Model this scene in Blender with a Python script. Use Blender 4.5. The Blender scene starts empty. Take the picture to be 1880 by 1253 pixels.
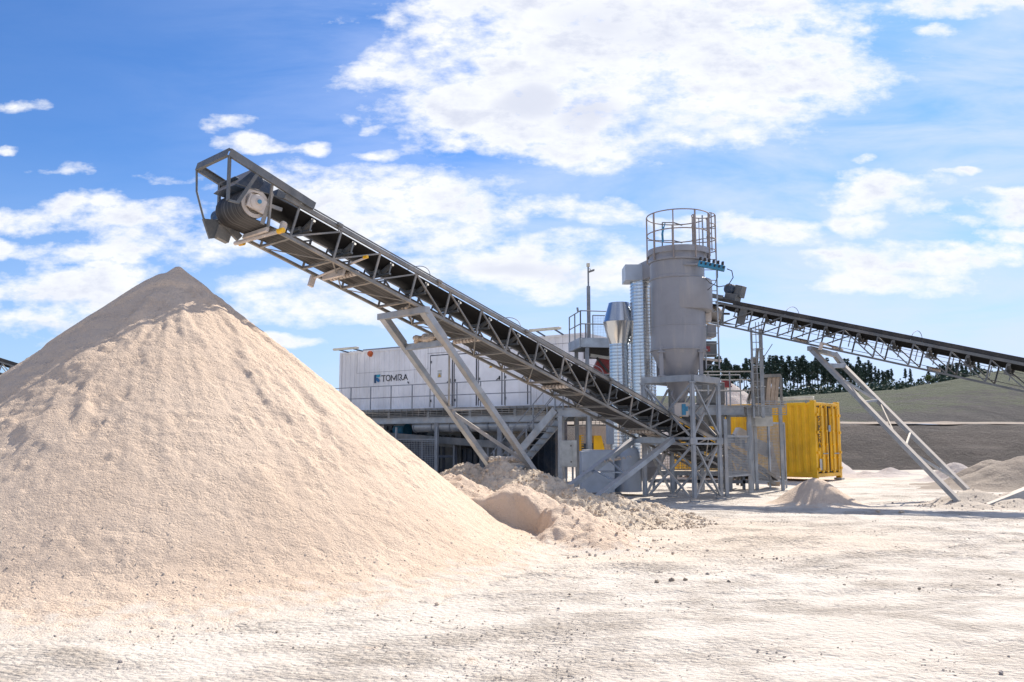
import bpy, math, random
import numpy as np
from mathutils import Vector, Matrix
random.seed(7)
scene = bpy.context.scene
COL = scene.collection
R = math.radians

# ------------------------------------------------------------------ camera
F, HZ, EYE = 1567.0, 812.0, 1.45
PITCH = math.atan((HZ - 626.5) / F)
cam = bpy.data.cameras.new('camera'); camo = bpy.data.objects.new('camera', cam); COL.objects.link(camo)
camo.location = (0, 0, EYE); camo.rotation_euler = (R(90) + PITCH, 0, 0)
cam.sensor_width = 36; cam.lens = 36 * F / 1880; cam.clip_start = 0.1; cam.clip_end = 3000
scene.camera = camo
CP, SP = math.cos(PITCH), math.sin(PITCH)

def at(px, py, Y):
    """world point at distance Y north of the camera station that the survey pixel (px,py) points to"""
    a = (px - 940) / F; b = (626.5 - py) / F
    y = CP - SP * b; z = SP + CP * b
    t = Y / y
    return Vector((a * t, Y, EYE + z * t))
def gnd(px, py, z=0.0):
    a = (px - 940) / F; b = (626.5 - py) / F
    y = CP - SP * b; zz = SP + CP * b
    t = (z - EYE) / zz
    return Vector((a * t, y * t, z))

# ------------------------------------------------------------------ light
SUN_AZ, SUN_EL = R(32), R(44)      # azimuth east of north (+Y), elevation
sun = bpy.data.lights.new('sun', 'SUN'); suno = bpy.data.objects.new('sun', sun); COL.objects.link(suno)
sun.energy = 5.0; sun.angle = R(0.53); sun.color = (1.0, 0.93, 0.83)
sd = Vector((math.sin(SUN_AZ) * math.cos(SUN_EL), math.cos(SUN_AZ) * math.cos(SUN_EL), math.sin(SUN_EL)))
suno.rotation_euler = (-sd).to_track_quat('-Z', 'Y').to_euler(); suno.location = sd * 60
scene.view_settings.view_transform = 'Standard'; scene.view_settings.look = 'None'
scene.view_settings.exposure = 0.5; scene.view_settings.gamma = 1.0
scene.cycles.max_bounces = 6; scene.cycles.use_denoising = True

# ------------------------------------------------------------------ world with clouds
class NT:
    def __init__(s, tree): s.t = tree; s.n = tree.nodes; s.l = tree.links
    def node(s, typ, **kw):
        n = s.n.new(typ)
        for k, v in kw.items(): setattr(n, k, v)
        return n
    def inp(s, sock, v):
        if hasattr(v, 'links') or isinstance(v, bpy.types.NodeSocket): s.l.new(v, sock)
        else: sock.default_value = v
    def m(s, op, a, b=0.0, c=0.0, clamp=False):
        n = s.n.new('ShaderNodeMath'); n.operation = op; n.use_clamp = clamp
        s.inp(n.inputs[0], a); s.inp(n.inputs[1], b); s.inp(n.inputs[2], c); return n.outputs[0]
    def v(s, op, a, b=(0, 0, 0)):
        n = s.n.new('ShaderNodeVectorMath'); n.operation = op
        s.inp(n.inputs[0], a); s.inp(n.inputs[1], b)
        return n.outputs['Value'] if op in ('LENGTH', 'DOT_PRODUCT') else n.outputs[0]
    def noise(s, vec, scale, detail=4, rough=0.55, dist=0.0, lac=2.0):
        n = s.n.new('ShaderNodeTexNoise'); s.inp(n.inputs['Vector'], vec)
        n.inputs['Scale'].default_value = scale; n.inputs['Detail'].default_value = detail
        n.inputs['Roughness'].default_value = rough; n.inputs['Distortion'].default_value = dist
        n.inputs['Lacunarity'].default_value = lac
        return n.outputs[0]
    def ramp(s, fac, lo, hi, a=0.0, b=1.0, smooth=True):
        n = s.n.new('ShaderNodeMapRange'); n.interpolation_type = 'SMOOTHSTEP' if smooth else 'LINEAR'
        s.inp(n.inputs[0], fac); n.inputs[1].default_value = lo; n.inputs[2].default_value = hi
        n.inputs[3].default_value = a; n.inputs[4].default_value = b; return n.outputs[0]
    def mix(s, fac, a, b, blend='MIX'):
        n = s.n.new('ShaderNodeMix'); n.data_type = 'RGBA'; n.blend_type = blend
        s.inp(n.inputs[0], fac)
        for i, v in ((6, a), (7, b)):
            if isinstance(v, tuple) and len(v) == 3: v = v + (1,)
            s.inp(n.inputs[i], v)
        return n.outputs[2]

world = bpy.data.worlds.new('World'); scene.world = world; world.use_nodes = True
wt = NT(world.node_tree); wt.n.clear()
sky = wt.node('ShaderNodeTexSky', sky_type='NISHITA'); sky.sun_disc = False
sky.sun_elevation = SUN_EL; sky.sun_rotation = SUN_AZ; sky.air_density = 1.0; sky.dust_density = 0.6; sky.ozone_density = 2.0
tc = wt.node('ShaderNodeTexCoord'); sep = wt.node('ShaderNodeSeparateXYZ'); wt.l.new(tc.outputs['Generated'], sep.inputs[0])
den = wt.m('MAXIMUM', wt.m('ABSOLUTE', sep.outputs[1]), 0.12)
cu = wt.m('DIVIDE', sep.outputs[0], den); cv = wt.m('DIVIDE', sep.outputs[2], den)
comb = wt.node('ShaderNodeCombineXYZ'); wt.l.new(cu, comb.inputs[0]); wt.l.new(cv, comb.inputs[1]); wt.l.new(sep.outputs[1], comb.inputs[2])
UV = comb.outputs[0]
UVs = wt.v('MULTIPLY', UV, (1.0, 1.9, 0.0))
def uvpx(px, py):
    p = at(px, py, 1.0); return p.x, p.z - EYE
CLOUDS = [ # centre px, radii px, strength
 (1000,80,230,120,1.1),(1240,100,330,130,1.15),(900,185,190,75,1.05),(1010,235,250,60,.95),(760,150,120,40,.8),(1150,250,150,38,.8),(1480,140,90,60,.8),(1470,190,70,30,.8),(1450,60,150,80,.9),(1130,20,380,60,1.1),(730,45,45,22,.62),
 (415,232,34,15,.75),(465,266,58,16,.75),(562,268,24,13,.7),(660,277,42,10,.65),(680,231,24,8,.7),(20,196,40,13,.75),(300,316,60,9,.6),
 (50,392,100,28,.85),(150,370,70,22,.8),(240,400,120,32,.85),(300,445,120,34,.9),(420,430,70,26,.8),(200,470,130,22,.8),(620,350,170,45,1.0),(760,380,170,60,1.0),(860,410,100,26,.8),(640,400,130,60,1.0),
 (30,452,60,16,.8),(110,525,170,34,.95),(60,590,130,30,.85),(150,560,80,18,.75),(150,620,90,24,.75),(500,510,90,26,.85),(570,560,150,36,.85),(620,590,80,12,.6),(530,632,60,10,.65),
 (960,490,210,52,1.0),(1080,395,110,20,.8),(1130,480,90,34,.85),(1010,440,80,12,.6),(1370,425,80,28,.85),(1240,405,60,16,.6),
 (1620,350,110,30,.9),(1560,398,60,20,.75),(1700,392,60,22,.7),(1850,385,60,30,.85),(1800,410,90,10,.6),(1640,480,150,34,1.0),(1620,530,120,26,.85),(1800,470,120,22,.9),(1860,440,50,20,.8),(1480,466,30,10,.6),
 (1775,314,24,8,.7),(1612,290,24,8,.65),(1770,10,130,26,.95),(1700,65,45,14,.7),(1590,85,36,26,.6),(1846,352,36,8,.5),(110,308,36,9,.45),(15,275,20,6,.5)]
GREYS = [(960,190,80,34,.9),(1080,215,90,24,.9),(1110,40,160,50,.5),(960,495,170,26,.8),(560,530,110,20,.45),(100,545,140,20,.55),(1660,480,60,14,.4),(780,365,90,20,.3),(60,600,130,20,.4)]
warp = wt.node('ShaderNodeTexNoise'); wt.l.new(UVs, warp.inputs['Vector']); warp.inputs['Scale'].default_value = 7; warp.inputs['Detail'].default_value = 5
wv = wt.v('MULTIPLY', wt.v('SUBTRACT', warp.outputs['Color'], (.5, .5, .5)), (.14, .07, 0))
UVw = wt.v('ADD', UV, wv)
def blobs(items, vec):
    out = None
    for px, py, rx, ry, st in items:
        u0, v0 = uvpx(px, py); u1, _ = uvpx(px + rx, py); _, v1 = uvpx(px, py - ry)
        q = wt.v('MULTIPLY', wt.v('SUBTRACT', vec, (u0, v0, 0)), (1 / abs(u1 - u0), 1 / abs(v1 - v0), 0))
        d = wt.m('MULTIPLY_ADD', wt.v('DOT_PRODUCT', q, q), -st * .55, st)
        out = d if out is None else wt.m('SMOOTH_MAX', out, d, .12)
    return wt.m('MAXIMUM', out, -1.0)
front = wt.ramp(sep.outputs[1], 0.05, 0.2)
B = blobs(CLOUDS, UVw)
n1 = wt.noise(UVs, 9.0, 9, .62)
n2 = wt.noise(UVs, 2.2, 8, .6)
back = wt.m('MULTIPLY_ADD', wt.noise(UVs, 1.1, 3, .5), 2.4, -.95)
Bm = wt.m('ADD', wt.m('MULTIPLY', B, front), wt.m('MULTIPLY', back, wt.m('SUBTRACT', 1.0, front)))
nf = wt.noise(UVs, 34.0, 7, .62)
D = wt.m('ADD', Bm, wt.m('ADD', wt.m('MULTIPLY_ADD', n1, 3.2, -1.6), wt.m('MULTIPLY_ADD', nf, 1.3, -.65)))
mask = wt.m('POWER', wt.ramp(D, .08, .80, smooth=False), 1.15)
G = blobs(GREYS, UVw)
grey = wt.m('MULTIPLY', wt.ramp(wt.m('ADD', G, wt.m('MULTIPLY_ADD', wt.noise(UVs, 6.0, 5), 1.6, -.8)), .1, 1.0), front)
puff = wt.m('MULTIPLY', wt.ramp(wt.noise(wt.v('ADD', UVs, (.013, .03, 0)), 12.0, 8, .62), .40, .66), wt.ramp(D, .5, 1.3))
vol = wt.m('MULTIPLY', wt.m('MULTIPLY', wt.ramp(wt.noise(wt.v('ADD', UVs, (.3, .1, 0)), 4.5, 6, .6), .44, .68), wt.ramp(D, .55, 1.5)), .62)
shade = wt.m('MAXIMUM', vol, wt.m('MAXIMUM', wt.m('MULTIPLY', grey, .55), wt.m('MULTIPLY', puff, .62)))
sunside = wt.ramp(cu, -.5, .3)
ccol = wt.mix(shade, (10.3, 10.5, 10.9), (5.9, 6.4, 8.2))
# thin high veil
veiln = wt.noise(wt.v('MULTIPLY', wt.v('ADD', UV, wt.v('MULTIPLY', UV, (0, 0, 0))), (1.2, 5.0, 0)), 3.0, 6, .6, .4)
veil = wt.m('MULTIPLY', wt.ramp(veiln, .22, .72), wt.ramp(cu, -.55, .35, .04, .78))
tint = wt.mix(1.0, sky.outputs[0], (.52, .92, 1.45, 1), 'MULTIPLY')
lowhz = wt.m('MULTIPLY', wt.ramp(sep.outputs[2], .34, .0), wt.ramp(cu, -.8, .3, .5, .95))
tint = wt.mix(lowhz, tint, (6.9, 8.7, 11.6))
skyc = wt.mix(veil, tint, (7.6, 8.6, 11.6))
skyf = wt.mix(wt.m('MULTIPLY', mask, .97), skyc, ccol)
below = wt.ramp(sep.outputs[2], -0.02, 0.0)
final = wt.mix(below, (4.2, 3.9, 3.5), skyf)
bg = wt.node('ShaderNodeBackground'); bg.inputs['Strength'].default_value = 0.07
wt.l.new(final, bg.inputs['Color'])
wo = wt.node('ShaderNodeOutputWorld'); wt.l.new(bg.outputs[0], wo.inputs[0])

# ------------------------------------------------------------------ materials
def new_mat(name):
    m = bpy.data.materials.new(name); m.use_nodes = True
    t = NT(m.node_tree); b = t.n['Principled BSDF']
    geo = t.node('ShaderNodeNewGeometry'); t.pos = geo.outputs['Position']; t.nrm = geo.outputs['Normal']; t.b = b
    return m, t, b
def bump(t, h, strength, dist):
    n = t.node('ShaderNodeBump'); n.inputs['Strength'].default_value = strength; n.inputs['Distance'].default_value = dist
    t.l.new(h, n.inputs['Height']); t.l.new(n.outputs[0], t.b.inputs['Normal'])
DUST = (.60, .50, .39)
def steel(name, col, metal=.5, rough=.5, dust=.5, up=.6, spots=.25, scale=3.0):
    """galvanised / painted steel with grime and pale stone dust lying on upward faces"""
    m, t, b = new_mat(name)
    n = t.noise(t.pos, scale, 6, .6); f = t.noise(t.pos, 28, 4, .6)
    c = t.mix(t.ramp(n, .3, .7), tuple(x * .78 for x in col), tuple(min(1, x * 1.15) for x in col))
    c = t.mix(t.m('MULTIPLY', t.ramp(f, .5, .75), spots), c, DUST)
    sp = t.node('ShaderNodeSeparateXYZ'); t.l.new(t.nrm, sp.inputs[0])
    upm = t.m('MULTIPLY', t.ramp(sp.outputs[2], .35, .8), up)
    pat = t.m('MULTIPLY', t.ramp(t.noise(t.pos, 1.7, 5, .65), .45, .7), dust)
    d = t.m('MAXIMUM', upm, pat)
    c = t.mix(d, c, DUST)
    t.l.new(c, b.inputs['Base Color'])
    t.l.new(t.m('MULTIPLY', t.m('SUBTRACT', 1.0, d), metal), b.inputs['Metallic'])
    t.l.new(t.m('ADD', t.m('MULTIPLY', d, .9 - rough), t.m('MULTIPLY_ADD', f, .2, rough - .1)), b.inputs['Roughness'])
    bump(t, f, .15, .01)
    return m
M = {}
M['galv'] = steel('galvanised_steel', (.29, .32, .355), .45, .45, .25, .75, .15)
M['galv_cool'] = steel('cool_galvanised_steel', (.30, .35, .41), .5, .42, .12, .5, .08)
M['truss'] = steel('dusty_truss_steel', (.205, .205, .20), .3, .55, .38, .85, .25)
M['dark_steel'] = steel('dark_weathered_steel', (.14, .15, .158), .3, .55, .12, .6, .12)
M['frame_steel'] = steel('plant_frame_steel', (.20, .225, .26), .4, .5, .15, .6, .1)
M['silo'] = steel('grey_silo_paint', (.235, .242, .268), .02, .40, .015, .35, .01, .5)
def streak(mat, col, amt, sx=5.0):
    t = NT(mat.node_tree); b = t.n['Principled BSDF']; src = b.inputs['Base Color'].links[0].from_socket
    geo = t.node('ShaderNodeNewGeometry'); v = t.v('MULTIPLY', geo.outputs['Position'], (sx, sx, .45))
    k = t.m('MULTIPLY', t.ramp(t.noise(v, 1.0, 6, .62), .50, .72), amt); t.l.new(t.mix(k, src, col), b.inputs['Base Color'])
streak(M['silo'], (.36, .34, .32), .5)
M['white'] = steel('white_cabin_panel', (.84, .83, .845), .0, .4, .0, .1, .0, .35)
M['yellow'] = steel('yellow_paint', (.80, .44, .004), .0, .36, .0, .10, .01, 1.2)
streak(M['yellow'], (.50, .26, .02), .25, 6.0)
streak(M['white'], (.52, .48, .43), .35, 3.0)
M['yellow_dirty'] = steel('dull_yellow_paint', (.62, .36, .02), .0, .5, .15, .4, .1)
M['blue'] = steel('blue_paint', (.03, .22, .38), .1, .4, .1, .5, .1)
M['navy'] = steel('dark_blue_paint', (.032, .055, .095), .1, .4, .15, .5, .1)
M['red'] = steel('red_paint', (.20, .012, .015), .0, .4, .1, .4, .1)
M['box_grey'] = steel('light_grey_cabinet_paint', (.42, .43, .42), .0, .4, .05, .3, .03)
M['lamp_white'] = steel('lamp_housing_white', (.66, .62, .50), .0, .4, .05, .3, .05)
M['bluegrey_box'] = steel('pale_blue_sheet_metal', (.38, .44, .52), .25, .4, .08, .4, .06, .9)
M['black'] = steel('black_rubber', (.02, .02, .022), .0, .6, .08, .25, .06)
M['rusty'] = steel('rusty_brown_rail', (.30, .26, .24), .3, .55, .12, .3, .15)
M['orange'] = steel('orange_lens', (.6, .12, .02), .0, .3, 0, 0, 0)

def simple(name, col, rough=.5, metal=0.0):
    m, t, b = new_mat(name); n = t.noise(t.pos, 6, 4)
    t.l.new(t.mix(n, tuple(x * .85 for x in col), tuple(min(1, x * 1.1) for x in col)), b.inputs['Base Color'])
    b.inputs['Roughness'].default_value = rough; b.inputs['Metallic'].default_value = metal; return m
M['logo_black'] = simple('logo_black', (.006, .006, .014), .4)
M['logo_navy'] = simple('logo_navy', (.004, .05, .13), .4)
M['logo_cyan'] = simple('logo_cyan', (.01, .30, .42), .4)
M['logo_blue'] = simple('logo_blue', (.01, .13, .32), .4)
M['seam'] = simple('dark_seam', (.012, .016, .03), .6)
M['grey_line'] = simple('panel_joint_grey', (.36, .36, .37), .6)
M['valve_white'] = steel('scuffed_white_valve', (.55, .50, .46), 0, .5, .2, .5, .3)
M['wood'] = steel('weathered_plank', (.40, .31, .23), 0, .8, .2, .4, .2)

# shiny spun metal (zig-zag duct and cowl)
m, t, b = new_mat('bright_galvanised_sheet'); M['shiny'] = m
n = t.noise(t.pos, 2, 2)
t.l.new(t.mix(n, (.50, .54, .58), (.62, .65, .68)), b.inputs['Base Color']); b.inputs['Metallic'].default_value = .92
t.l.new(t.m('MULTIPLY_ADD', n, .06, .17), b.inputs['Roughness'])
# conveyor belt with lengthwise wear streaks is done per conveyor
def belt_mat(name, pr):
    m, t, b = new_mat(name)
    k = t.v('DOT_PRODUCT', t.pos, tuple(pr))
    up = t.node('ShaderNodeSeparateXYZ'); t.l.new(t.pos, up.inputs[0])
    cb = t.node('ShaderNodeCombineXYZ'); t.l.new(t.m('MULTIPLY', k, 26.0), cb.inputs[0]); t.l.new(t.m('MULTIPLY', up.outputs[0], .5), cb.inputs[1])
    s = t.noise(cb.outputs[0], 1.0, 4, .6)
    c = t.mix(t.ramp(s, .42, .68), (.014, .014, .016), (.098, .095, .096))
    t.l.new(c, b.inputs['Base Color']); b.inputs['Roughness'].default_value = .62
    return m
M['belt_back'] = simple('belt_back_rubber', (.012, .012, .013), .7)
# sand
def sand_mat(name, a, bcol, grain=.5, coarse=14.0, streak=None, damp=None):
    m, t, b = new_mat(name)
    n1 = t.noise(t.pos, .55, 5, .6); n2 = t.noise(t.pos, 4.5, 8, .65); n3 = t.noise(t.pos, coarse * 3.2, 6, .7)
    c = t.mix(t.ramp(n1, .3, .7), a, bcol)
    c = t.mix(t.m('MULTIPLY', t.ramp(n2, .48, .72), .35), c, tuple(x * .74 for x in a))
    c = t.mix(t.m('MULTIPLY', t.ramp(n3, .45, .75), .28), c, tuple(x * .66 for x in a))
    if damp: # freshly dropped finer, greyer material near the apex: c0 = centre, radius
        (cx, cy, cz), rr = damp
        d = t.v('LENGTH', t.v('SUBTRACT', t.pos, (cx, cy, cz)))
        k = t.m('MULTIPLY', t.ramp(t.m('ADD', d, t.m('MULTIPLY_ADD', n2, 1.0, -.5)), rr, rr * .6), .55)
        c = t.mix(k, c, (.46, .41, .36))
    zz = t.node('ShaderNodeSeparateXYZ'); t.l.new(t.pos, zz.inputs[0])
    if name.startswith('peach'):   # sand thins out into the chalky floor
        c = t.mix(t.ramp(t.m('ADD', zz.outputs[2], t.m('MULTIPLY_ADD', n2, .5, -.25)), .12, -.04), c, (.68, .60, .51))
    t.l.new(c, b.inputs['Base Color']); b.inputs['Roughness'].default_value = .95
    b.inputs['Specular IOR Level'].default_value = .15
    wp = t.v('ADD', t.pos, t.v('MULTIPLY', (0, 0, 0), (1, 1, 1)))
    def vor(sc):
        v = t.node('ShaderNodeTexVoronoi'); t.l.new(wp, v.inputs['Vector']); v.inputs['Scale'].default_value = sc; return v.outputs['Distance']
    gr = t.ramp(n2, .35, .62)
    h = t.m('ADD', t.m('ADD', t.m('MULTIPLY', n3, .9), t.m('MULTIPLY', n2, .5)), t.m('MULTIPLY', t.m('ADD', t.m('MULTIPLY', vor(coarse * 1.6), -.55), t.m('MULTIPLY', vor(coarse * 4.2), -.32)), gr))
    bump(t, h, min(1, grain * 1.15), .05)
    return m
M['sand'] = sand_mat('peach_crushed_sand', (.665, .515, .388), (.72, .57, .438), .55)
M['sand_pale'] = sand_mat('pale_crushed_stone', (.62, .53, .44), (.66, .58, .49), .7)
M['clods'] = sand_mat('clumpy_stone_waste', (.70, .575, .435), (.75, .63, .50), .8, 9)
M['gravel_grey'] = sand_mat('pinkish_gravel', (.52, .46, .43), (.60, .53, .48), 1.0, 8)
M['gravel_brown'] = sand_mat('brown_gravel', (.36, .30, .245), (.44, .37, .30), 1.0, 8)

# quarry floor
m, t, b = new_mat('chalky_quarry_floor'); M['ground'] = m
n0 = t.noise(t.pos, .12, 4, .6); n1 = t.noise(t.pos, .5, 6, .6, .6); n2 = t.noise(t.pos, 3.0, 8, .7); n3 = t.noise(t.pos, 16, 6, .7)
strv = t.v('MULTIPLY', t.pos, (.7, 1.25, 1.0)); ns = t.noise(strv, .9, 8, .68, .2)
sd_ = t.v('LENGTH', t.v('MULTIPLY', t.v('SUBTRACT', t.pos, (1.2, 14.0, 0)), (.62, .9, 0)))
pm = t.ramp(t.m('MULTIPLY', ns, t.m('ADD', t.noise(t.pos, 1.4, 6, .65), .5)), .40, .74)      # crumbly, trafficked patches
c = t.mix(t.ramp(n1, .3, .7), (.66, .60, .525), (.615, .55, .475))
c = t.mix(t.m('MULTIPLY', pm, .5), c, (.54, .455, .365))
c = t.mix(t.m('MULTIPLY', t.m('MULTIPLY', t.ramp(n3, .48, .62), pm), .6), c, (.34, .285, .24))
c = t.mix(t.m('MULTIPLY', t.ramp(n3, .60, .70), .55), c, (.44, .36, .30))
c = t.mix(t.m('MULTIPLY', t.ramp(t.m('ADD', sd_, t.m('MULTIPLY', ns, 4.5)), 6.4, 4.0), .6), c, (.63, .51, .39))
t.l.new(c, b.inputs['Base Color']); b.inputs['Roughness'].default_value = .95; b.inputs['Specular IOR Level'].default_value = .15
vo = t.node('ShaderNodeTexVoronoi'); t.l.new(t.v('MULTIPLY', t.pos, (1, 1.3, 1)), vo.inputs['Vector']); vo.inputs['Scale'].default_value = 19
pk = t.m('MULTIPLY_ADD', pm, .65, .22)
vm = t.m('MULTIPLY', vo.outputs['Distance'], -.8)
h = t.m('MULTIPLY', pk, t.m('ADD', vm, t.m('ADD', t.m('MULTIPLY', n2, .6), t.m('ADD', t.m('MULTIPLY', n3, 1.3), t.m('MULTIPLY', t.noise(t.pos, 60, 4, .7), .3)))))
bump(t, h, .9, .09)
# dark soil embankment
m, t, b = new_mat('dark_soil_bank'); M['soil'] = m
n1 = t.noise(t.pos, .25, 6, .65); n2 = t.noise(t.v('MULTIPLY', t.pos, (.25, .25, 3.0)), 1.2, 6, .7); n3 = t.noise(t.pos, 3.5, 7, .75)
c = t.mix(t.ramp(n1, .35, .65), (.060, .048, .042), (.100, .080, .068))
c = t.mix(t.m('MULTIPLY', t.ramp(n2, .5, .7), .5), c, (.16, .13, .11))
c = t.mix(t.m('MULTIPLY', t.ramp(n3, .5, .75), .5), c, (.05, .042, .038))
t.l.new(c, b.inputs['Base Color']); b.inputs['Roughness'].default_value = .95; bump(t, n3, 1.0, .3)
# hillside: soil + grass mixed by height and noise
m, t, b = new_mat('grassed_hillside'); M['hill'] = m
n1 = t.noise(t.pos, .07, 6, .65); n3 = t.noise(t.pos, 1.6, 7, .75)
dg = t.noise(t.v('MULTIPLY', t.v('ADD', t.pos, (0, 0, 0)), (.5, .09, .5)), .8, 6, .7, .3)
sp = t.node('ShaderNodeSeparateXYZ'); t.l.new(t.pos, sp.inputs[0])
soil = t.mix(t.ramp(dg, .35, .65), (.020, .016, .016), (.048, .039, .035))
grass = t.mix(t.ramp(n3, .3, .7), (.022, .036, .008), (.056, .070, .016))
hi = t.m('MULTIPLY', t.ramp(t.m('ADD', t.m('MULTIPLY', sp.outputs[2], .10), t.m('ADD', t.m('MULTIPLY', n1, 1.7), t.m('MULTIPLY', n3, .9))), 1.68, 1.94), .85)
c = t.mix(hi, soil, grass)
c = t.mix(t.m('MULTIPLY', t.ramp(dg, .52, .72), .2), c, (.10, .09, .07))
t.l.new(c, b.inputs['Base Color']); b.inputs['Roughness'].default_value = .95; bump(t, t.m('ADD', n3, t.m('MULTIPLY', dg, 1.5)), 1.0, .5)
M['ledge'] = sand_mat('pale_track_dirt', (.30, .25, .21), (.38, .32, .26), .6)
# pine foliage / bark
m, t, b = new_mat('pine_needles'); M['needles'] = m
oi = t.node('ShaderNodeObjectInfo'); n = t.noise(t.pos, .8, 4)
c = t.mix(t.ramp(n, .35, .65), (.026, .056, .042), (.066, .105, .066))
c = t.mix(t.m('MULTIPLY', oi.outputs['Random'], .4), c, (.06, .075, .03))
t.l.new(c, b.inputs['Base Color']); b.inputs['Roughness'].default_value = .8
m, t, b = new_mat('leafy_green'); M['leaf'] = m
n = t.noise(t.pos, 1.2, 4); t.l.new(t.mix(n, (.07, .11, .02), (.16, .19, .05)), b.inputs['Base Color']); b.inputs['Roughness'].default_value = .8
M['bark'] = simple('pine_bark', (.13, .105, .10), .9)

# ------------------------------------------------------------------ mesh helpers
def wloc(o):
    v = Vector((0, 0, 0))
    while o is not None: v = v + o.location; o = o.parent
    return v
def tag(o, label=None, cat=None, group=None, kind=None):
    if label: o['label'] = label
    if cat: o['category'] = cat
    if group: o['group'] = group
    if kind: o['kind'] = kind
    return o
def thing(name, loc, label, cat, group=None):
    o = bpy.data.objects.new(name, None); COL.objects.link(o); o.location = loc; o.empty_display_size = .2
    return tag(o, label, cat, group)
class MB:
    def __init__(s): s.v = []; s.f = []
    def add(s, vs, fs):
        k = len(s.v); s.v += [tuple(p) for p in vs]; s.f += [tuple(i + k for i in f) for f in fs]; return s
    def hexa(s, p):  # 8 points: bottom 4 ccw, top 4 ccw
        return s.add(p, [(3, 2, 1, 0), (4, 5, 6, 7), (0, 1, 5, 4), (1, 2, 6, 5), (2, 3, 7, 6), (3, 0, 4, 7)])
    def box(s, c, size, X=(1, 0, 0), Y=(0, 1, 0), Z=(0, 0, 1)):
        c = Vector(c); X, Y, Z = [Vector(a).normalized() * d / 2 for a, d in zip((X, Y, Z), size)]
        return s.hexa([c - X - Y - Z, c + X - Y - Z, c + X + Y - Z, c - X + Y - Z, c - X - Y + Z, c + X - Y + Z, c + X + Y + Z, c - X + Y + Z])
    def bar(s, a, b, w, h=None, up=(0, 0, 1)):
        a = Vector(a); b = Vector(b); h = h or w; d = b - a; L = d.length
        if L < 1e-5: return s
        d.normalize(); u = Vector(up)
        if abs(d.dot(u)) > .98: u = Vector((0, 1, 0)) if abs(d.y) < .9 else Vector((1, 0, 0))
        y = u.cross(d).normalized(); z = d.cross(y)
        return s.box((a + b) / 2, (L, w, h), d, y, z)
    def angle(s, a, b, w, t=.012, up=(0, 0, 1), side=1):
        """L-profile member"""
        a = Vector(a); b = Vector(b); d = (b - a); L = d.length; d.normalize(); u = Vector(up)
        if abs(d.dot(u)) > .98: u = Vector((0, 1, 0))
        y = u.cross(d).normalized(); z = d.cross(y); c = (a + b) / 2
        s.box(c + y * side * (w - t) / 2, (L, t, w), d, y, z)
        s.box(c + z * (w - t) / 2 - y * side * t / 2, (L, w - t, t), d, y, z)
        return s
    def channel(s, a, b, w, h, t=.012, up=(0, 0, 1), side=1):
        """C-profile: web height h, flange width w"""
        a = Vector(a); b = Vector(b); d = (b - a); L = d.length; d.normalize(); u = Vector(up)
        if abs(d.dot(u)) > .98: u = Vector((0, 1, 0))
        y = u.cross(d).normalized(); z = d.cross(y); c = (a + b) / 2
        s.box(c - y * side * (w - t) / 2, (L, t, h), d, y, z)
        for q in (1, -1): s.box(c + z * q * (h - t) / 2 + y * side * t / 2, (L, w - t, t), d, y, z)
        return s
    def tube(s, a, b, r, n=10, r2=None, caps=True):
        a = Vector(a); b = Vector(b); d = (b - a).normalized(); r2 = r if r2 is None else r2
        u = Vector((0, 0, 1)) if abs(d.z) < .9 else Vector((1, 0, 0)); x = u.cross(d).normalized(); y = d.cross(x)
        vs = []
        for p, rr in ((a, r), (b, r2)):
            for i in range(n):
                q = 2 * math.pi * i / n; vs.append(p + x * math.cos(q) * rr + y * math.sin(q) * rr)
        fs = [(i, (i + 1) % n, n + (i + 1) % n, n + i) for i in range(n)]
        if caps: fs += [tuple(range(n - 1, -1, -1)), tuple(range(n, 2 * n))]
        return s.add(vs, fs)
    def path(s, pts, r, n=6, closed=False):
        pts = [Vector(p) for p in pts]; N = len(pts); vs = []; prevx = None
        for i, p in enumerate(pts):
            a = pts[(i - 1) % N] if (closed or i) else p; b = pts[(i + 1) % N] if (closed or i < N - 1) else p
            d = (b - a).normalized()
            u = Vector((0, 0, 1)) if abs(d.z) < .95 else Vector((1, 0, 0))
            x = u.cross(d).normalized() if prevx is None else (prevx - d * prevx.dot(d)).normalized()
            prevx = x; y = d.cross(x)
            for k in range(n):
                q = 2 * math.pi * k / n; vs.append(p + x * math.cos(q) * r + y * math.sin(q) * r)
        fs = []
        for i in range(N if closed else N - 1):
            j = (i + 1) % N
            for k in range(n): fs.append((i * n + k, i * n + (k + 1) % n, j * n + (k + 1) % n, j * n + k))
        if not closed: fs += [tuple(range(n - 1, -1, -1)), tuple((N - 1) * n + k for k in range(n))]
        return s.add(vs, fs)
    def lathe(s, prof, c, axis=(0, 0, 1), n=40, a0=0.0, a1=2 * math.pi):
        c = Vector(c); d = Vector(axis).normalized(); u = Vector((1, 0, 0)) if abs(d.x) < .9 else Vector((0, 1, 0))
        y = d.cross(u).normalized(); x = y.cross(d); full = abs(a1 - a0 - 2 * math.pi) < 1e-6
        m = n if full else n + 1; vs = []
        for r, h in prof:
            for i in range(m):
                q = a0 + (a1 - a0) * i / n; vs.append(c + d * h + x * math.cos(q) * r + y * math.sin(q) * r)
        fs = []
        for j in range(len(prof) - 1):
            for i in range(n):
                i2 = (i + 1) % m; fs.append((j * m + i, j * m + i2, (j + 1) * m + i2, (j + 1) * m + i))
        return s.add(vs, fs)
    def prism(s, poly, off):  # polygon list of points, extruded by vector off
        n = len(poly); off = Vector(off); P = [Vector(p) for p in poly]
        return s.add(P + [p + off for p in P], [tuple(range(n - 1, -1, -1)), tuple(range(n, 2 * n))] + [(i, (i + 1) % n, n + (i + 1) % n, n + i) for i in range(n)])
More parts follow.
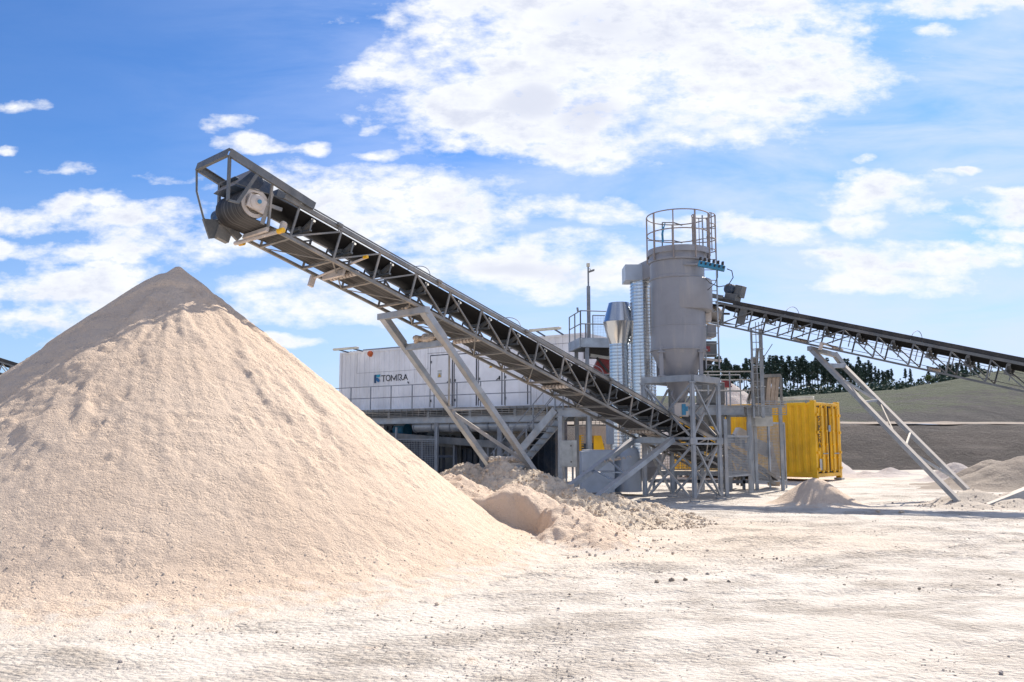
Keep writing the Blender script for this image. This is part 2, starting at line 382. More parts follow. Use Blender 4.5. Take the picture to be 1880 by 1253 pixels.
    def build(s, name, mat, parent=None, smooth=False, bevel=0.0):
        me = bpy.data.meshes.new(name); off = wloc(parent) if parent else Vector((0, 0, 0))
        me.from_pydata([(p[0] - off.x, p[1] - off.y, p[2] - off.z) for p in s.v], [], s.f)
        me.materials.append(mat); me.validate(); me.update()
        o = bpy.data.objects.new(name, me); COL.objects.link(o)
        if parent: o.parent = parent
        if smooth:
            for p in me.polygons: p.use_smooth = True
            try: me.set_sharp_from_angle(angle=R(38))
            except Exception: pass
        if bevel:
            b = o.modifiers.new('bevel', 'BEVEL'); b.width = bevel; b.segments = 2; b.limit_method = 'ANGLE'
        return o

# numpy noise
def _h(ix, iy, seed):
    n = (ix.astype(np.int64) * 374761393 + iy.astype(np.int64) * 668265263 + seed * 1442695041) & 0xffffffff
    n = ((n ^ (n >> 13)) * 1274126177) & 0xffffffff
    return ((n ^ (n >> 16)) & 0xffff) / 65535.0
def vn(x, y, seed=0):
    ix = np.floor(x); iy = np.floor(y); fx = x - ix; fy = y - iy
    fx = fx * fx * fx * (fx * (fx * 6 - 15) + 10); fy = fy * fy * fy * (fy * (fy * 6 - 15) + 10)
    a = _h(ix, iy, seed); b = _h(ix + 1, iy, seed); c = _h(ix, iy + 1, seed); d = _h(ix + 1, iy + 1, seed)
    return (a + (b - a) * fx + (c - a) * fy + (a - b - c + d) * fx * fy) * 2 - 1
def fbm(x, y, oct=5, seed=0, g=.5):
    s = 0; a = 1; t = 0
    for i in range(oct):
        s = s + a * vn(x * 2 ** i + 13.7 * i, y * 2 ** i - 7.1 * i, seed + i); t += a; a *= g
    return s / t
def sst(a, b, x):
    t = np.clip((x - a) / (b - a), 0, 1); return t * t * (3 - 2 * t)
def grid_mesh(name, xs, ys, Z, mat, parent=None, keep=None):
    nx, ny = len(xs), len(ys); Xg, Yg = np.meshgrid(xs, ys)
    co = np.stack([Xg.ravel(), Yg.ravel(), Z.ravel()], 1)
    i, j = np.meshgrid(np.arange(nx - 1), np.arange(ny - 1)); a = (j * nx + i).ravel()
    q = np.stack([a, a + 1, a + nx + 1, a + nx], 1)
    if keep is not None:
        kk = keep.ravel(); q = q[kk[q].any(1)]
        used = np.zeros(len(co), bool); used[q.ravel()] = True; idx = np.cumsum(used) - 1
        co = co[used]; q = idx[q]
    off = wloc(parent) if parent else Vector((0, 0, 0)); co = co - np.array(off)[None]
    me = bpy.data.meshes.new(name); me.vertices.add(len(co)); me.vertices.foreach_set('co', co.ravel().astype(np.float32))
    me.loops.add(q.size); me.loops.foreach_set('vertex_index', q.ravel().astype(np.int32))
    me.polygons.add(len(q)); me.polygons.foreach_set('loop_start', (np.arange(len(q)) * 4).astype(np.int32))
    me.polygons.foreach_set('use_smooth', np.ones(len(q), bool))
    me.materials.append(mat); me.update(calc_edges=True); me.validate()
    o = bpy.data.objects.new(name, me); COL.objects.link(o)
    if parent: o.parent = parent
    return o
def heap(name, cx, cy, ex, ey, step, fn, mat, label, cat, group=None):
    """stock pile as a height field that dips just under the quarry floor at its edge"""
    root = None
    xs = np.arange(cx - ex, cx + ex + step, step); ys = np.arange(cy - ey, cy + ey + step, step)
    Xg, Yg = np.meshgrid(xs, ys); Z = fn(Xg, Yg); Z = np.maximum(Z, -.12)
    o = grid_mesh(name, xs - cx, ys - cy, Z, mat, keep=Z > -.1); o.location = (cx, cy, 0)
    return tag(o, label, cat, group)

# ------------------------------------------------------------------ ground, banks, hill
def graded(lo, a, b, hi, fine, grow=1.16):
    c = list(np.arange(a, b + 1e-6, fine)); s = fine; x = b
    while x < hi: s *= grow; x += s; c.append(x)
    s = fine; x = a; L = []
    while x > lo: s *= grow; x -= s; L.append(x)
    return np.array(L[::-1] + c)
gx = graded(-900, -4.5, 13.5, 900, .05, 1.14); gy = graded(-60, 3.2, 22, 1500, .05, 1.14)
GX, GY = np.meshgrid(gx, gy)
near = np.exp(-np.maximum(0, np.hypot(GX - 4, GY - 12) - 14) / 8)
GZ = .042 * fbm(GX * .7, GY * 1.0, 5, 3) * sst(4.5, 9.5, np.hypot(GX + 5, GY - 12.8))
ruts = fbm(GX * 1.1 + GY * .25, GY * 1.7, 5, 31, .62)
GZ += near * (.012 * ruts + .022 * np.maximum(0, fbm(GX * 5, GY * 7, 4, 9, .6) - .12) * (vn(GX * .5, GY * .8, 77) > -.2))
rough = sst(.05, .5, fbm(GX * .35, GY * .7, 3, 55) + .35 * np.exp(-((GX - 6) / 4) ** 2 - ((GY - 11.5) / 2.6) ** 2))
for y0_, kx_, amp_ in ((8.2, .10, .4), (9.9, .10, .4), (11.6, -.06, .7), (13.1, -.06, .7), (15.6, .02, .5), (17.2, .02, .5)):
    dist = GY - (y0_ + kx_ * (GX - 4) + amp_ * np.sin(GX * .16 + y0_ * .2)) + .05 * fbm(GX * 1.2, GY * 1.2, 3, 71)
    w = np.exp(-(dist / .17) ** 4) * (.45 + .55 * sst(-.35, .25, fbm(GX * .35, GY * .35, 3, int(y0_ * 7))))
    lug = np.maximum(np.sin(GX * 2 * math.pi / .22 + np.sign(dist) * np.abs(dist) * 14), -.2)
    GZ -= near * w * .012; GZ += near * w * .003 * lug; GZ += near * .009 * np.exp(-((np.abs(dist) - .24) / .06) ** 2)
GZ += near * rough * .045 * np.maximum(-.2, fbm(GX * 3.2, GY * 5.5, 5, 12, .62))
GZ = np.where(GY < 2, 0, GZ) - .005
ground = grid_mesh('ground', gx, gy, GZ, M['ground']); tag(ground, kind='structure')

# embankment beyond the yard: dark bank, pale track on top, then the grassed slope
xs = np.arange(-70, 150, 1.0)
def bank_rows():
    rows = []
    for k, (y, z) in enumerate([(44.5, -.3), (45.5, .1), (47, .75), (48.5, 1.4), (50, 2.0), (51.2, 2.4), (52.0, 2.55)]):
        rows.append((y, z))
    return rows
rows = bank_rows(); ys = np.array([r[0] for r in rows]); yy = np.linspace(44.5, 52.0, 40); zz = np.interp(yy, ys, [r[1] for r in rows])
Xg, Yg = np.meshgrid(np.arange(-70, 150, .5), yy); Z = np.repeat(zz[:, None], Xg.shape[1], 1) + .10 * fbm(Xg * .5, Yg * .8, 5, 5)
tag(grid_mesh('embankment', np.arange(-70, 150, .5), yy, Z, M['soil']), kind='structure')
yy = np.linspace(51.6, 60.5, 18); Xg, Yg = np.meshgrid(np.arange(-70, 150, 1.0), yy)
Z = 2.50 + .08 * fbm(Xg * .6, Yg * .6, 4, 8) + .045 * (Yg - 51.6)
tag(grid_mesh('dirt_track', np.arange(-70, 150, 1.0), yy, Z, M['ledge']), kind='structure')
yy = np.concatenate([np.linspace(58.5, 125, 110), np.linspace(127, 420, 50)]); hx = np.arange(-260, 330, 1.5)
Xg, Yg = np.meshgrid(hx, yy)
t_ = np.clip((Yg - 59) / 44, 0, 1)
azp = Xg / Yg * F + 940          # bearing of the crest, in survey units
crest = np.interp(azp, [900, 1300, 1440, 1560, 1650, 1720, 1800, 1880, 2100], [735, 735, 733, 722, 716, 704, 688, 676, 660])
zc = (HZ - crest) / F * 103 + EYE
Z = 2.76 + (zc - 2.76) * (t_ ** .9) + .35 * fbm(Xg * .12, Yg * .12, 5, 15) * t_ * 1.2
Z = np.where(Yg > 103, zc + .35 * fbm(Xg * .12, Yg * .12, 5, 15) * 1.2 + (Yg - 103) * .055, Z)
tag(grid_mesh('hillside', hx, yy, Z, M['hill']), kind='structure')
def hill_z(x, y): return (HZ - np.interp(x / y * F + 940, [900, 1300, 1440, 1560, 1650, 1720, 1800, 1880, 2100], [735, 735, 733, 722, 716, 704, 688, 676, 660])) / F * 103 + EYE + (y - 103) * .055

# ------------------------------------------------------------------ pine trees on the hill
def leaf_cloud(mb, c, rx, ry, rz, n, size, rnd):
    for _ in range(n):
        while True:
            p = Vector((rnd.uniform(-1, 1), rnd.uniform(-1, 1), rnd.uniform(-1, 1)))
            if p.length < 1: break
        p = Vector((p.x * rx, p.y * ry, p.z * rz)) + Vector(c)
        a = Vector((rnd.gauss(0, 1), rnd.gauss(0, 1), rnd.gauss(0, 1))).normalized(); b = a.orthogonal().normalized(); a2 = a.cross(b)
        s = size * rnd.uniform(.6, 1.4)
        mb.add([p - b * s - a2 * s * .5, p + b * s * .3 - a2 * s * .8, p + b * s + a2 * s * .3, p - b * s * .2 + a2 * s * .7], [(0, 1, 2, 3)])
def pine(seed, H=11.0, bare=.5):
    rnd = random.Random(seed)
    root = thing('pine_tree', (0, 0, 0), 'dark pine', 'tree')
    tr = MB(); tr.path([(0, 0, -.6), (rnd.uniform(-.1, .1), 0, H * .35), (rnd.uniform(-.15, .15), 0, H * .7), (0, 0, H * .97)], .13, 6)
    cr = MB(); k = 17
    for i in range(k):
        f = i / (k - 1); z = H * (bare + (1 - bare) * f)
        L = (1 - f) ** .7 * rnd.uniform(.6, 1.55) * .95 + .2
        for q in range(3 if f < .85 else 2):
            an = rnd.uniform(0, 6.28); tip = Vector((math.cos(an) * L, math.sin(an) * L, z + rnd.uniform(-.25, .35)))
            tr.tube((0, 0, z - .1), tip, .035, 4, .012, caps=False)
            leaf_cloud(cr, tip * .82 + Vector((0, 0, z * .18)), .5, .5, .26, 20, .16, rnd)
            leaf_cloud(cr, Vector((tip.x * .4, tip.y * .4, z)), .5, .5, .3, 9, .18, rnd)
    for i in range(6):   # dead twigs under the crown
        z = H * rnd.uniform(.12, bare); an = rnd.uniform(0, 6.28)
        tr.tube((0, 0, z), (math.cos(an) * .8, math.sin(an) * .8, z + .1), .025, 4, .01, caps=False)
    tr.build('trunk', M['bark'], root); cr.build('crown', M['needles'], root)
    return root
def copy_tree(o, parent=None):
    c = o.copy(); COL.objects.link(c)
    if parent: c.parent = parent
    for ch in list(o.children): copy_tree(ch, c)
    return c
protos = [pine(s, 11.5, b) for s, b in ((1, .42), (2, .55), (3, .48), (4, .36), (5, .6))]
usedp = set(); rnd = random.Random(11)
prof = [(1296, 668), (1320, 663), (1345, 672), (1370, 664), (1400, 662), (1440, 660), (1480, 662), (1500, 655), (1530, 672), (1560, 668), (1590, 664), (1620, 672), (1640, 690), (1655, 705)]
spots = []
px = 1292.0
while px < 1640:
    top = np.interp(px, [a for a, b in prof], [b for a, b in prof]) + rnd.uniform(-7, 11); spots.append((px, top, rnd.uniform(178, 205))); px += rnd.uniform(4.2, 7.2)
for px_ in range(1300, 1640, 10): spots.append((px_ + rnd.uniform(-4, 4), 680 + rnd.uniform(-6, 8), rnd.uniform(210, 228)))
for px_, tp in ((1664, 700), (1673, 694), (1706, 672), (1728, 668), (1736, 668), (1744, 664), (1752, 668), (1760, 672), (1768, 665), (1776, 668), (1784, 672), (1792, 678), (1800, 672), (1722, 674), (1758, 666), (1733, 670), (1748, 671)): spots.append((px_, tp + 3, rnd.uniform(178, 200)))
for px_, tp, Y in spots:
    j = rnd.randrange(5); x = (px_ - 940) / F * Y; base = float(hill_z(x, Y)); top = at(px_, tp, Y).z
    sc = max(.42, (top - base) / 11.2)
    o = protos[j] if j not in usedp else copy_tree(protos[j]); usedp.add(j)
    o.location = (x, Y, base); o.rotation_euler.z = rnd.uniform(0, 6.28); o.scale = (sc * rnd.uniform(.85, 1.15),) * 2 + (sc,)
    if px_ > 1700: lab = 'dark pine in the far clump seen through the right conveyor'
    elif px_ > 1650: lab = 'small lone pine on the crest under the right conveyor'
    elif px_ < 1383: lab = 'dark pine on the crest between the silo and the caged ladder mast'
    elif Y > 208: lab = 'dark pine in the back row of the treeline above the yellow container'
    else: lab = 'dark pine in the front row of the treeline above the yellow container'
    tag(o, lab, 'tree', 'pine trees along the hill crest')
# ragged undergrowth below the pines, a mass that cannot be counted
ug = MB(); rnd = random.Random(5)
for i in range(760):
    px_ = rnd.uniform(1290, 1700); Y = rnd.uniform(160, 205); x = (px_ - 940) / F * Y
    leaf_cloud(ug, (x, Y, float(hill_z(x, Y)) + rnd.uniform(0, 2.6) * rnd.random()), 1.1, 1.1, .7, 9, .28, rnd)
for i in range(160):
    px_ = rnd.uniform(1715, 1815); Y = rnd.uniform(165, 195); x = (px_ - 940) / F * Y
    leaf_cloud(ug, (x, Y, float(hill_z(x, Y)) + rnd.uniform(0, 2.2)), 1.1, 1.1, .8, 9, .32, rnd)
tag(ug.build('undergrowth', M['needles']), 'dark undergrowth below the pines on the hill crest', 'undergrowth', kind='stuff')
bu = MB(); rnd = random.Random(8)
def bush(px_, Y, h, mat, lab):
    x = (px_ - 940) / F * Y; z = float(hill_z(x, Y)); root = thing('bush', (x, Y, z), lab, 'bush')
    a = MB(); b_ = MB(); r_ = random.Random(int(px_))
    for k in range(5):
        an = r_.uniform(0, 6.28); tp = Vector((x + math.cos(an) * h * .3, Y + math.sin(an) * h * .3, z + h * .8)); a.tube((x, Y, z - .3), tp, .06, 5, .02)
        leaf_cloud(b_, tp, h * .38, h * .38, h * .34, 70, h * .07, r_)
    a.build('stem', M['bark'], root); b_.build('crown', mat, root)
bush(1706, 118, 1.3, M['leaf'], 'bright green bush on the crest left of the far pine clump')
bush(1840, 112, 1.6, M['leaf'], 'green bush at the far right of the crest')

# ------------------------------------------------------------------ the big stockpile
PC = Vector((at(322, 487, 12.8).x, 12.8, 0)); PH = at(322, 487, 12.8).z
def pile_fn(X, Y):
    dx = X - PC.x; dy = Y - PC.y; r = np.hypot(dx, dy) + 1e-6; th = np.arctan2(dy, dx)   # 0=east, -90=towards camera
    c = dx / r; s = dy / r
    sl = .775 + .02 * np.maximum(c, 0) ** 1.5 + .085 * np.maximum(-c, 0) ** 1.5 - .03 * np.maximum(-s, 0) ** 3
    # crown: rounded tip
    rr = np.sqrt(r * r + .20 ** 2) - .20 * .45
    z = PH + .04 - sl * rr
    # notch with a small second hump
    z += .05 * np.exp(-((dx - .06) / .10) ** 2 - (dy / .25) ** 2) - .05 * np.exp(-((dx + .07) / .07) ** 2 - (dy / .3) ** 2)
    arc = th * 5.0
    edge = fbm(dx * 1.6, dy * 1.6, 4, 21)
    # scarp: beneath this radius (front side) the face has slumped and is rough
    rs = .62 + .35 * edge + 1.0 * sst(-.1, -1.0, c) * 1.2
    slump = sst(0, .10, r - rs) * sst(.5, -.1, s)
    z -= slump * .07
    low = sst(rs + 2.9, rs + 4.2, r)
    amp = slump * (1 - .75 * low)
    left = sst(.15, -.45, c)
    rip = fbm(arc * .55 + .7 * edge, r * 4.2 + edge * 1.2, 5, 40, .6)          # cross-slope ripples
    rad = fbm(arc * 2.3 + .5 * edge, r * .75, 5, 60, .55)                # radial chutes
    clod = fbm(dx * 4.5, dy * 4.5, 5, 80, .62)
    cl2 = fbm(dx * 11, dy * 11, 4, 85, .68); rg = 1 - 2 * np.abs(rip)
    cl3 = fbm(dx * 22, dy * 22, 3, 87, .7); stk = fbm(arc * 6 + .3 * edge, r * .55, 4, 66, .6)
    chunk = sst(.0, .35, fbm(dx * 2.1, dy * 2.1, 4, 97))
    z += amp * (left * (.028 * rip + .020 * rg) + (1 - left) * (.020 * rad + .010 * stk) + .022 * clod * (.4 + chunk) + .030 * cl2 * (.35 + chunk) + .014 * cl3 + .004 * stk)
    groove = np.abs(vn(arc * 1.05 + .25 * edge, r * .22 + 3, 91)); z -= amp * .022 * sst(.10, .0, groove) * sst(.3, .7, vn(arc * .6, r * 1.7, 93) + .35)
    lobe = sst(.10, .5, fbm(arc * .9, r * .9, 3, 95)); z += amp * .055 * lobe
    z += (1 - slump) * (.015 * fbm(dx * 2.2, dy * 2.2, 5, 101) + .012 * fbm(arc * 2, r * 1.0, 4, 104))
    z += .012 * fbm(dx * 14, dy * 14, 3, 110) * (.4 + .6 * slump)
    # talus fans out at the toe
    k = .34; z = np.where(z > k, z, k * np.exp((z - k) / (k * 1.2))) - .030
    z += .022 * fbm(dx * 7, dy * 7, 4, 120, .7) * sst(4.2, 5.0, r)
    return np.where(r > 8.6, -.2, z)
heap('sand_pile', PC.x, PC.y, 8.6, 8.0, .028, pile_fn, M['sand'], 'huge conical peach sand pile filling the left foreground', 'sand pile')

# ------------------------------------------------------------------ smaller heaps
def cone_fn(cx, cy, h, slope, seed, am=.05, fr=2.0, ell=(1, 1), rnd_=.15, toe=.1):
    def fn(X, Y):
        dx = (X - cx) * ell[0]; dy = (Y - cy) * ell[1]
        r = np.hypot(dx, dy); z = h - slope * (np.sqrt(r * r + rnd_ ** 2) - rnd_ * .5)
        z = z + am * fbm(X * fr, Y * fr, 5, seed, .58)
        z = np.where(z > toe, z, toe * np.exp((z - toe) / (toe * 1.3)))
        return np.where(r > h / slope + .9, -.2, z - .03)
    return fn
g = at(1495, 868, 20.3)
heap('sand_heap', g.x, g.y, 2.6, 2.4, .03, cone_fn(g.x, g.y, g.z, .76, 5, .045, 2.5, (1, 1), .22, .14), M['sand'], 'small sand cone in front of the yellow container', 'sand heap')
# dug-out peach mound right behind the big pile
def mound_a(X, Y):
    z = np.full_like(X, -1.)
    for cx, cy, h, s in ((-.95, 14.4, .98, .62), (.05, 14.1, .82, .6), (.75, 13.3, .55, .5), (-1.9, 15.2, .95, .7), (1.2, 12.2, .22, .35)):
        r = np.hypot(X - cx, Y - cy); z = np.maximum(z, h - s * np.sqrt(r * r + .04) + s * .1)
    # the hollow scooped by a loader on the camera side
    hx, hy = -.55, 13.0; rr = np.hypot((X - hx) / 1.05, (Y - hy) / .85)
    z -= .55 * sst(1.0, .7, rr + .25 * fbm(X * 1.5, Y * 1.5, 3, 205)) * sst(0, .3, z)
    z += (.10 * fbm(X * 1.8, Y * 1.8, 5, 200, .62) + .05 * (1 - 2 * np.abs(fbm(X * 3, Y * 3, 4, 207))) + .03 * fbm(X * 9, Y * 9, 4, 202, .65)) * sst(-.2, .15, z)
    k = .1; z = np.where(z > k, z, k * np.exp((z - k) / (k * 1.4)))
    return np.where(np.hypot(X + .2, Y - 13.4) > 3.6, -.2, z - .03)
heap('loose_mound', -.2, 13.4, 3.6, 3.4, .03, mound_a, M['sand'], 'scooped-out peach mound with a shaded hollow beside the big pile', 'mound')
def mound_b(X, Y):
    z = np.full_like(X, -1.)
    for cx, cy, h, s in ((-.9, 17.2, 1.12, .62), (-.2, 17.1, 1.16, .62), (.45, 17.0, 1.0, .6), (1.1, 16.4, .70, .55), (1.9, 16.9, .52, .5), (2.7, 17.0, .34, .45), (1.6, 15.3, .42, .45), (-2.4, 17.4, .95, .6), (2.4, 15.9, .3, .35)):
        r = np.hypot(X - cx, Y - cy); z = np.maximum(z, h - s * np.sqrt(r * r + .05) + s * .1)
    c1 = 1 - np.abs(fbm(X * 3.2, Y * 3.2, 5, 300, .62)); c2 = fbm(X * 7, Y * 7, 4, 303, .65)
    z += (.13 * (c1 - .8) + .055 * c2 + .03 * fbm(X * 18, Y * 18, 3, 309, .7)) * sst(-.25, .15, z)
    k = .08; z = np.where(z > k, z, k * np.exp((z - k) / (k * 1.4)))
    return np.where(((X - .6) / 4.2) ** 2 + ((Y - 16.8) / 2.6) ** 2 > 1, -.2, z - .03)
heap('clod_mound', .6, 16.8, 4.2, 2.6, .028, mound_b, M['clods'], 'rough clumpy mound around the foot of the main conveyor legs', 'mound')
# mound around the right conveyor foot
def mound_c(X, Y):
    z = np.full_like(X, -1.)
    for cx, cy, h, s in ((10.9, 20.4, .42, .42), (11.7, 20.3, .34, .4), (10.2, 19.3, .20, .3), (11.3, 19.4, .24, .3), (12.6, 20.6, .42, .45), (13.6, 20.4, .4, .4), (12.4, 19.5, .22, .3)):
        r = np.hypot(X - cx, Y - cy); z = np.maximum(z, h - s * np.sqrt(r * r + .03) + s * .1)
    z += .04 * fbm(X * 2.4, Y * 2.4, 5, 400, .6)
    k = .07; z = np.where(z > k, z, k * np.exp((z - k) / (k * 1.5)))
    return np.where(((X - 12) / 3.3) ** 2 + ((Y - 20.2) / 2.3) ** 2 > 1, -.2, z - .03)
heap('loose_mound', 12.0, 20.2, 3.3, 2.3, .035, mound_c, M['sand_pale'], 'low pale mound around the feet of the right conveyor', 'mound')
for px_, py_, Y, sl, mat, lab, nm, el in (
    (1334, 697, 41.5, .80, 'gravel_grey', 'pale gravel pile seen through the railing right of the silo', 'gravel_pile', (1, 1)),
    (1636, 857, 39.0, .55, 'gravel_grey', 'low grey gravel heap against the dark bank right of the container', 'gravel_heap', (.8, 1)),
    (1590, 861, 37.0, .5, 'gravel_grey', 'flat pale gravel heap just right of the yellow container', 'gravel_heap', (.7, 1)),
    (1752, 843, 33.0, .7, 'gravel_grey', 'pinkish gravel heap behind the right conveyor legs', 'gravel_heap', (1, 1)),
    (1822, 839, 29.5, .66, 'gravel_brown', 'brown gravel heap behind the right conveyor feet', 'gravel_heap', (.8, 1)),
    (1905, 829, 27.5, .6, 'gravel_brown', 'larger brown gravel heap cut by the right edge', 'gravel_heap', (.6, 1)),
    (1845, 846, 30.5, .6, 'gravel_brown', 'low brown gravel hump between the two brown heaps', 'gravel_heap', (.8, 1)),
    (700, 800, 50.0, .4, 'sand_pale', 'pale stone pile seen under the cabin platform at left', 'stone_pile', (.8, 1)),
    (1010, 806, 46.0, .4, 'sand_pale', 'pale stone pile seen under the platform behind the stairs', 'stone_pile', (.6, 1))):
    g = at(px_, py_, Y); rr_ = (g.z / sl + 1.0) / min(el)
    heap(nm, g.x, g.y, rr_, rr_ * min(el) + .3, max(.06, rr_ / 70), cone_fn(g.x, g.y, g.z, sl, int(px_), .13, 1.3, el, .3, .15), M[mat], lab, 'gravel pile')

# ------------------------------------------------------------------ conveyors
S = .87
class Frame:
    def __init__(s, O, d, pr, up, k0=0):
        s.O = Vector(O); s.d = Vector(d).normalized(); s.pr = Vector(pr).normalized(); s.up = Vector(up).normalized()
    def __call__(s, k, a, b): return s.O + s.d * (S * k) + s.pr * a + s.up * b
W_, H_ = .93, .60
def conveyor(fr, ka, kb, kd0, kd1, root, belt, roller_ks, hoop_ks, idler_step=1.0, mats='truss', top_mat='truss', skirt=False):
    """lattice belt conveyor: ka..kb posts; diagonals run down to the right between kd0 and kd1, the other way elsewhere"""
    mt = M[mats]
    for side, a in ((-1, 0.0), (1, W_)):
        t = MB()
        t.channel(fr(ka - .35, a, H_), fr(kb + .35, a, H_), .045, .072, .01, fr.up, -side)
        t.bar(fr(ka - .35, a, 0), fr(kb + .35, a, 0), .05, .05, fr.up)
        for k in range(ka, kb + 1):
            t.bar(fr(k, a, .03), fr(k, a, H_ - .04), .026, .036, fr.d)
            if k < kb:
                if kd0 <= k < kd1: t.bar(fr(k, a, H_ - .05), fr(k + 1, a, .03), .028, .028, fr.up)
                else: t.bar(fr(k, a, .03), fr(k + 1, a, H_ - .05), .028, .028, fr.up)
        t.build('side_truss', mt, root)
    t = MB()
    for k in range(ka, kb + 1):
        t.bar(fr(k, 0, 0), fr(k, W_, 0), .04, .04, fr.up)
        if k < kb:
            p, q = (0, W_) if k % 2 else (W_, 0)
            t.bar(fr(k, p, -.012), fr(k + 1, q, -.012), .022, .012, fr.up)
    t.build('cross_bracing', mt, root)
    # belt loop: troughed carrying run, flat return run, wrapped round the head pulley
    hw, th = .40, .012; kp = ka - .82; bp = .27; rp = .235
    def sect(kk, trough):
        a0 = W_ / 2; c = .14
        if trough is None: return None
        side = hw - c; ang = trough
        z0 = H_ - .045 - side * math.sin(ang) * .9
        return [(a0 - c - side * math.cos(ang), z0 + side * math.sin(ang)), (a0 - c, z0), (a0 + c, z0), (a0 + c + side * math.cos(ang), z0 + side * math.sin(ang))]
    b = MB(); rings = []
    for k in [kb + .2, kb - .5] + [x for x in np.arange(kb - 1, ka - .1, -1.0)]:
        rings.append([fr(k, a, z) for a, z in sect(k, R(30))])
    rings.append([fr(ka - .4, W_ / 2 + x, H_ - .06) for x in (-hw, -.14, .14, hw)])
    for q in range(0, 13):
        an = R(80 + q * 17)
        rings.append([fr(kp, W_ / 2 + x, bp) + fr.d * (rp + .006) * math.cos(an) + fr.up * (rp + .006) * math.sin(an) for x in (-hw, -.14, .14, hw)])
    rings.append([fr(ka - .2, W_ / 2 + x, .07) for x in (-hw, -.14, .14, hw)])
    for k in range(ka, kb + 1): rings.append([fr(k, W_ / 2 + x, .10) for x in (-hw, -.14, .14, hw)])
    rings.append([fr(kb + .4, W_ / 2 + x, .12) for x in (-hw, -.14, .14, hw)])
    n = len(rings)
    # thickness: offset copy
    vs = []; fs = []
    for i in range(n):
        a = rings[max(0, i - 1)][1]; c_ = rings[min(n - 1, i + 1)][1]; tdir = (c_ - a).normalized(); nrm = fr.pr.cross(tdir).normalized()
        vs += rings[i] + [p + nrm * th for p in rings[i]]
    for i in range(n - 1):
        o = i * 8; p = o + 8
        for j in range(3): fs += [(o + j, o + j + 1, p + j + 1, p + j), (o + 4 + j, p + 4 + j, p + 5 + j, o + 5 + j)]
        fs += [(o, p, p + 4, o + 4), (o + 3, o + 7, p + 7, p + 3)]
    b.add(vs, fs); bo = b.build('belt', belt, root, smooth=True); bo.data.materials.append(M['belt_back'])
    for pl in bo.data.polygons:
        if all((v % 8) < 4 for v in pl.vertices): pl.material_index = 1
    # carrying idlers
    k = ka + .35
    while k < kb:
        o = MB(); bb = MB(); a0 = W_ / 2; z0 = H_ - .045 - .26 * .5 * .9 - .055
        o.tube(fr(k, a0 - .13, z0), fr(k, a0 + .13, z0), .045, 12)
        for sg in (-1, 1):
            o.tube(fr(k + .06, a0 + sg * .15, z0 + .01), fr(k + .06, a0 + sg * .38, z0 + .145), .045, 12)
            bb.bar(fr(k + .03, a0 + sg * .14, z0 - .06), fr(k + .03, a0 + sg * .14, z0), .02, .05, fr.d)
            bb.bar(fr(k + .03, a0 + sg * .40, z0 - .06), fr(k + .03, a0 + sg * .40, z0 + .14), .012, .03, fr.d)
        bb.bar(fr(k + .03, .03, z0 - .07), fr(k + .03, W_ - .03, z0 - .07), .05, .03, fr.up)
        x = o.build('carrying_idler', M['dark_steel'], root, smooth=True); bb.build('idler_bracket', M['dark_steel'], x)
        k += idler_step
    for k in roller_ks:
        o = MB(); prof = [(.02, 0), (.02, .06)]
        o.tube(fr(k, .03, .045), fr(k, W_ - .03, .045), .022, 8)
        for q in range(8): o.tube(fr(k, .09 + q * .1, .045), fr(k, .09 + q * .1 + .055, .045), .052, 12)
        o.build('return_roller', M['valve_white'], root, smooth=True)
    for k in hoop_ks:
        o = MB(); pts = []
        for i in range(15):
            an = math.pi * i / 14; pts.append(fr(k, W_ / 2 - math.cos(an) * (W_ / 2 + .02), H_ + .02) + Vector((0, 0, 1)) * math.sin(an) * .30 + fr.d * math.sin(an) * .06)
        o.path(pts, .008, 6); o.build('guard_hoop', M['galv'], root)
    return kp, bp, rp
def head_drum(fr, kp, bp, rp, root):
    d = MB(); c = fr(kp, W_ / 2, bp)
    d.lathe([(rp - .06, -.42), (rp, -.42), (rp, .42), (rp - .06, .42)], c, fr.pr, 40)
    d.lathe([(rp - .06, -.42), (rp - .065, -.36), (.1, -.34), (.09, -.40), (.05, -.43), (.0, -.43)], c, fr.pr, 40)
    d.lathe([(rp - .06, .42), (rp - .065, .36), (.1, .34), (.09, .40), (.05, .43), (.0, .43)], c, fr.pr, 40)
    dr = d.build('head_drum', M['valve_white'], root, smooth=True)
    for sg in (-1, 1):
        b = MB(); e = fr(kp, W_ / 2 + sg * .47, bp)
        b.lathe([(.125, -.03), (.125, .03), (.10, .045), (.06, .05), (.045, .075), (0, .075)], e, fr.pr * sg, 20)
        b.lathe([(.125, -.03), (0, -.03)], e, fr.pr * sg, 20)
        b.box(e + fr.up * -.02, (.30, .035, .22), fr.d, fr.pr, fr.up)
        x = b.build('bearing', M['valve_white'], dr, smooth=True)
        h = MB(); h.tube(e + fr.pr * sg * .06, e + fr.pr * sg * .092, .035, 10); h.build('bearing_cap', M['blue'], dr)
    # side plates carrying the bearings
    for a in (0.0, W_):
        p = MB(); p.box(fr(kp + .22, a, .27), (.07, .012, .56), fr.d, fr.pr, fr.up)
        p.bar(fr(kp - .05, a, bp + .02), fr(kp + .5, a, bp + .10), .03, .06, fr.up)
        p.bar(fr(kp + .34, a + (.02 if a else -.02), -.02), fr(kp + .16, a + (.02 if a else -.02), H_ + .06), .03, .05, fr.pr)
        p.build('head_plate', M['truss'], root)
    return dr

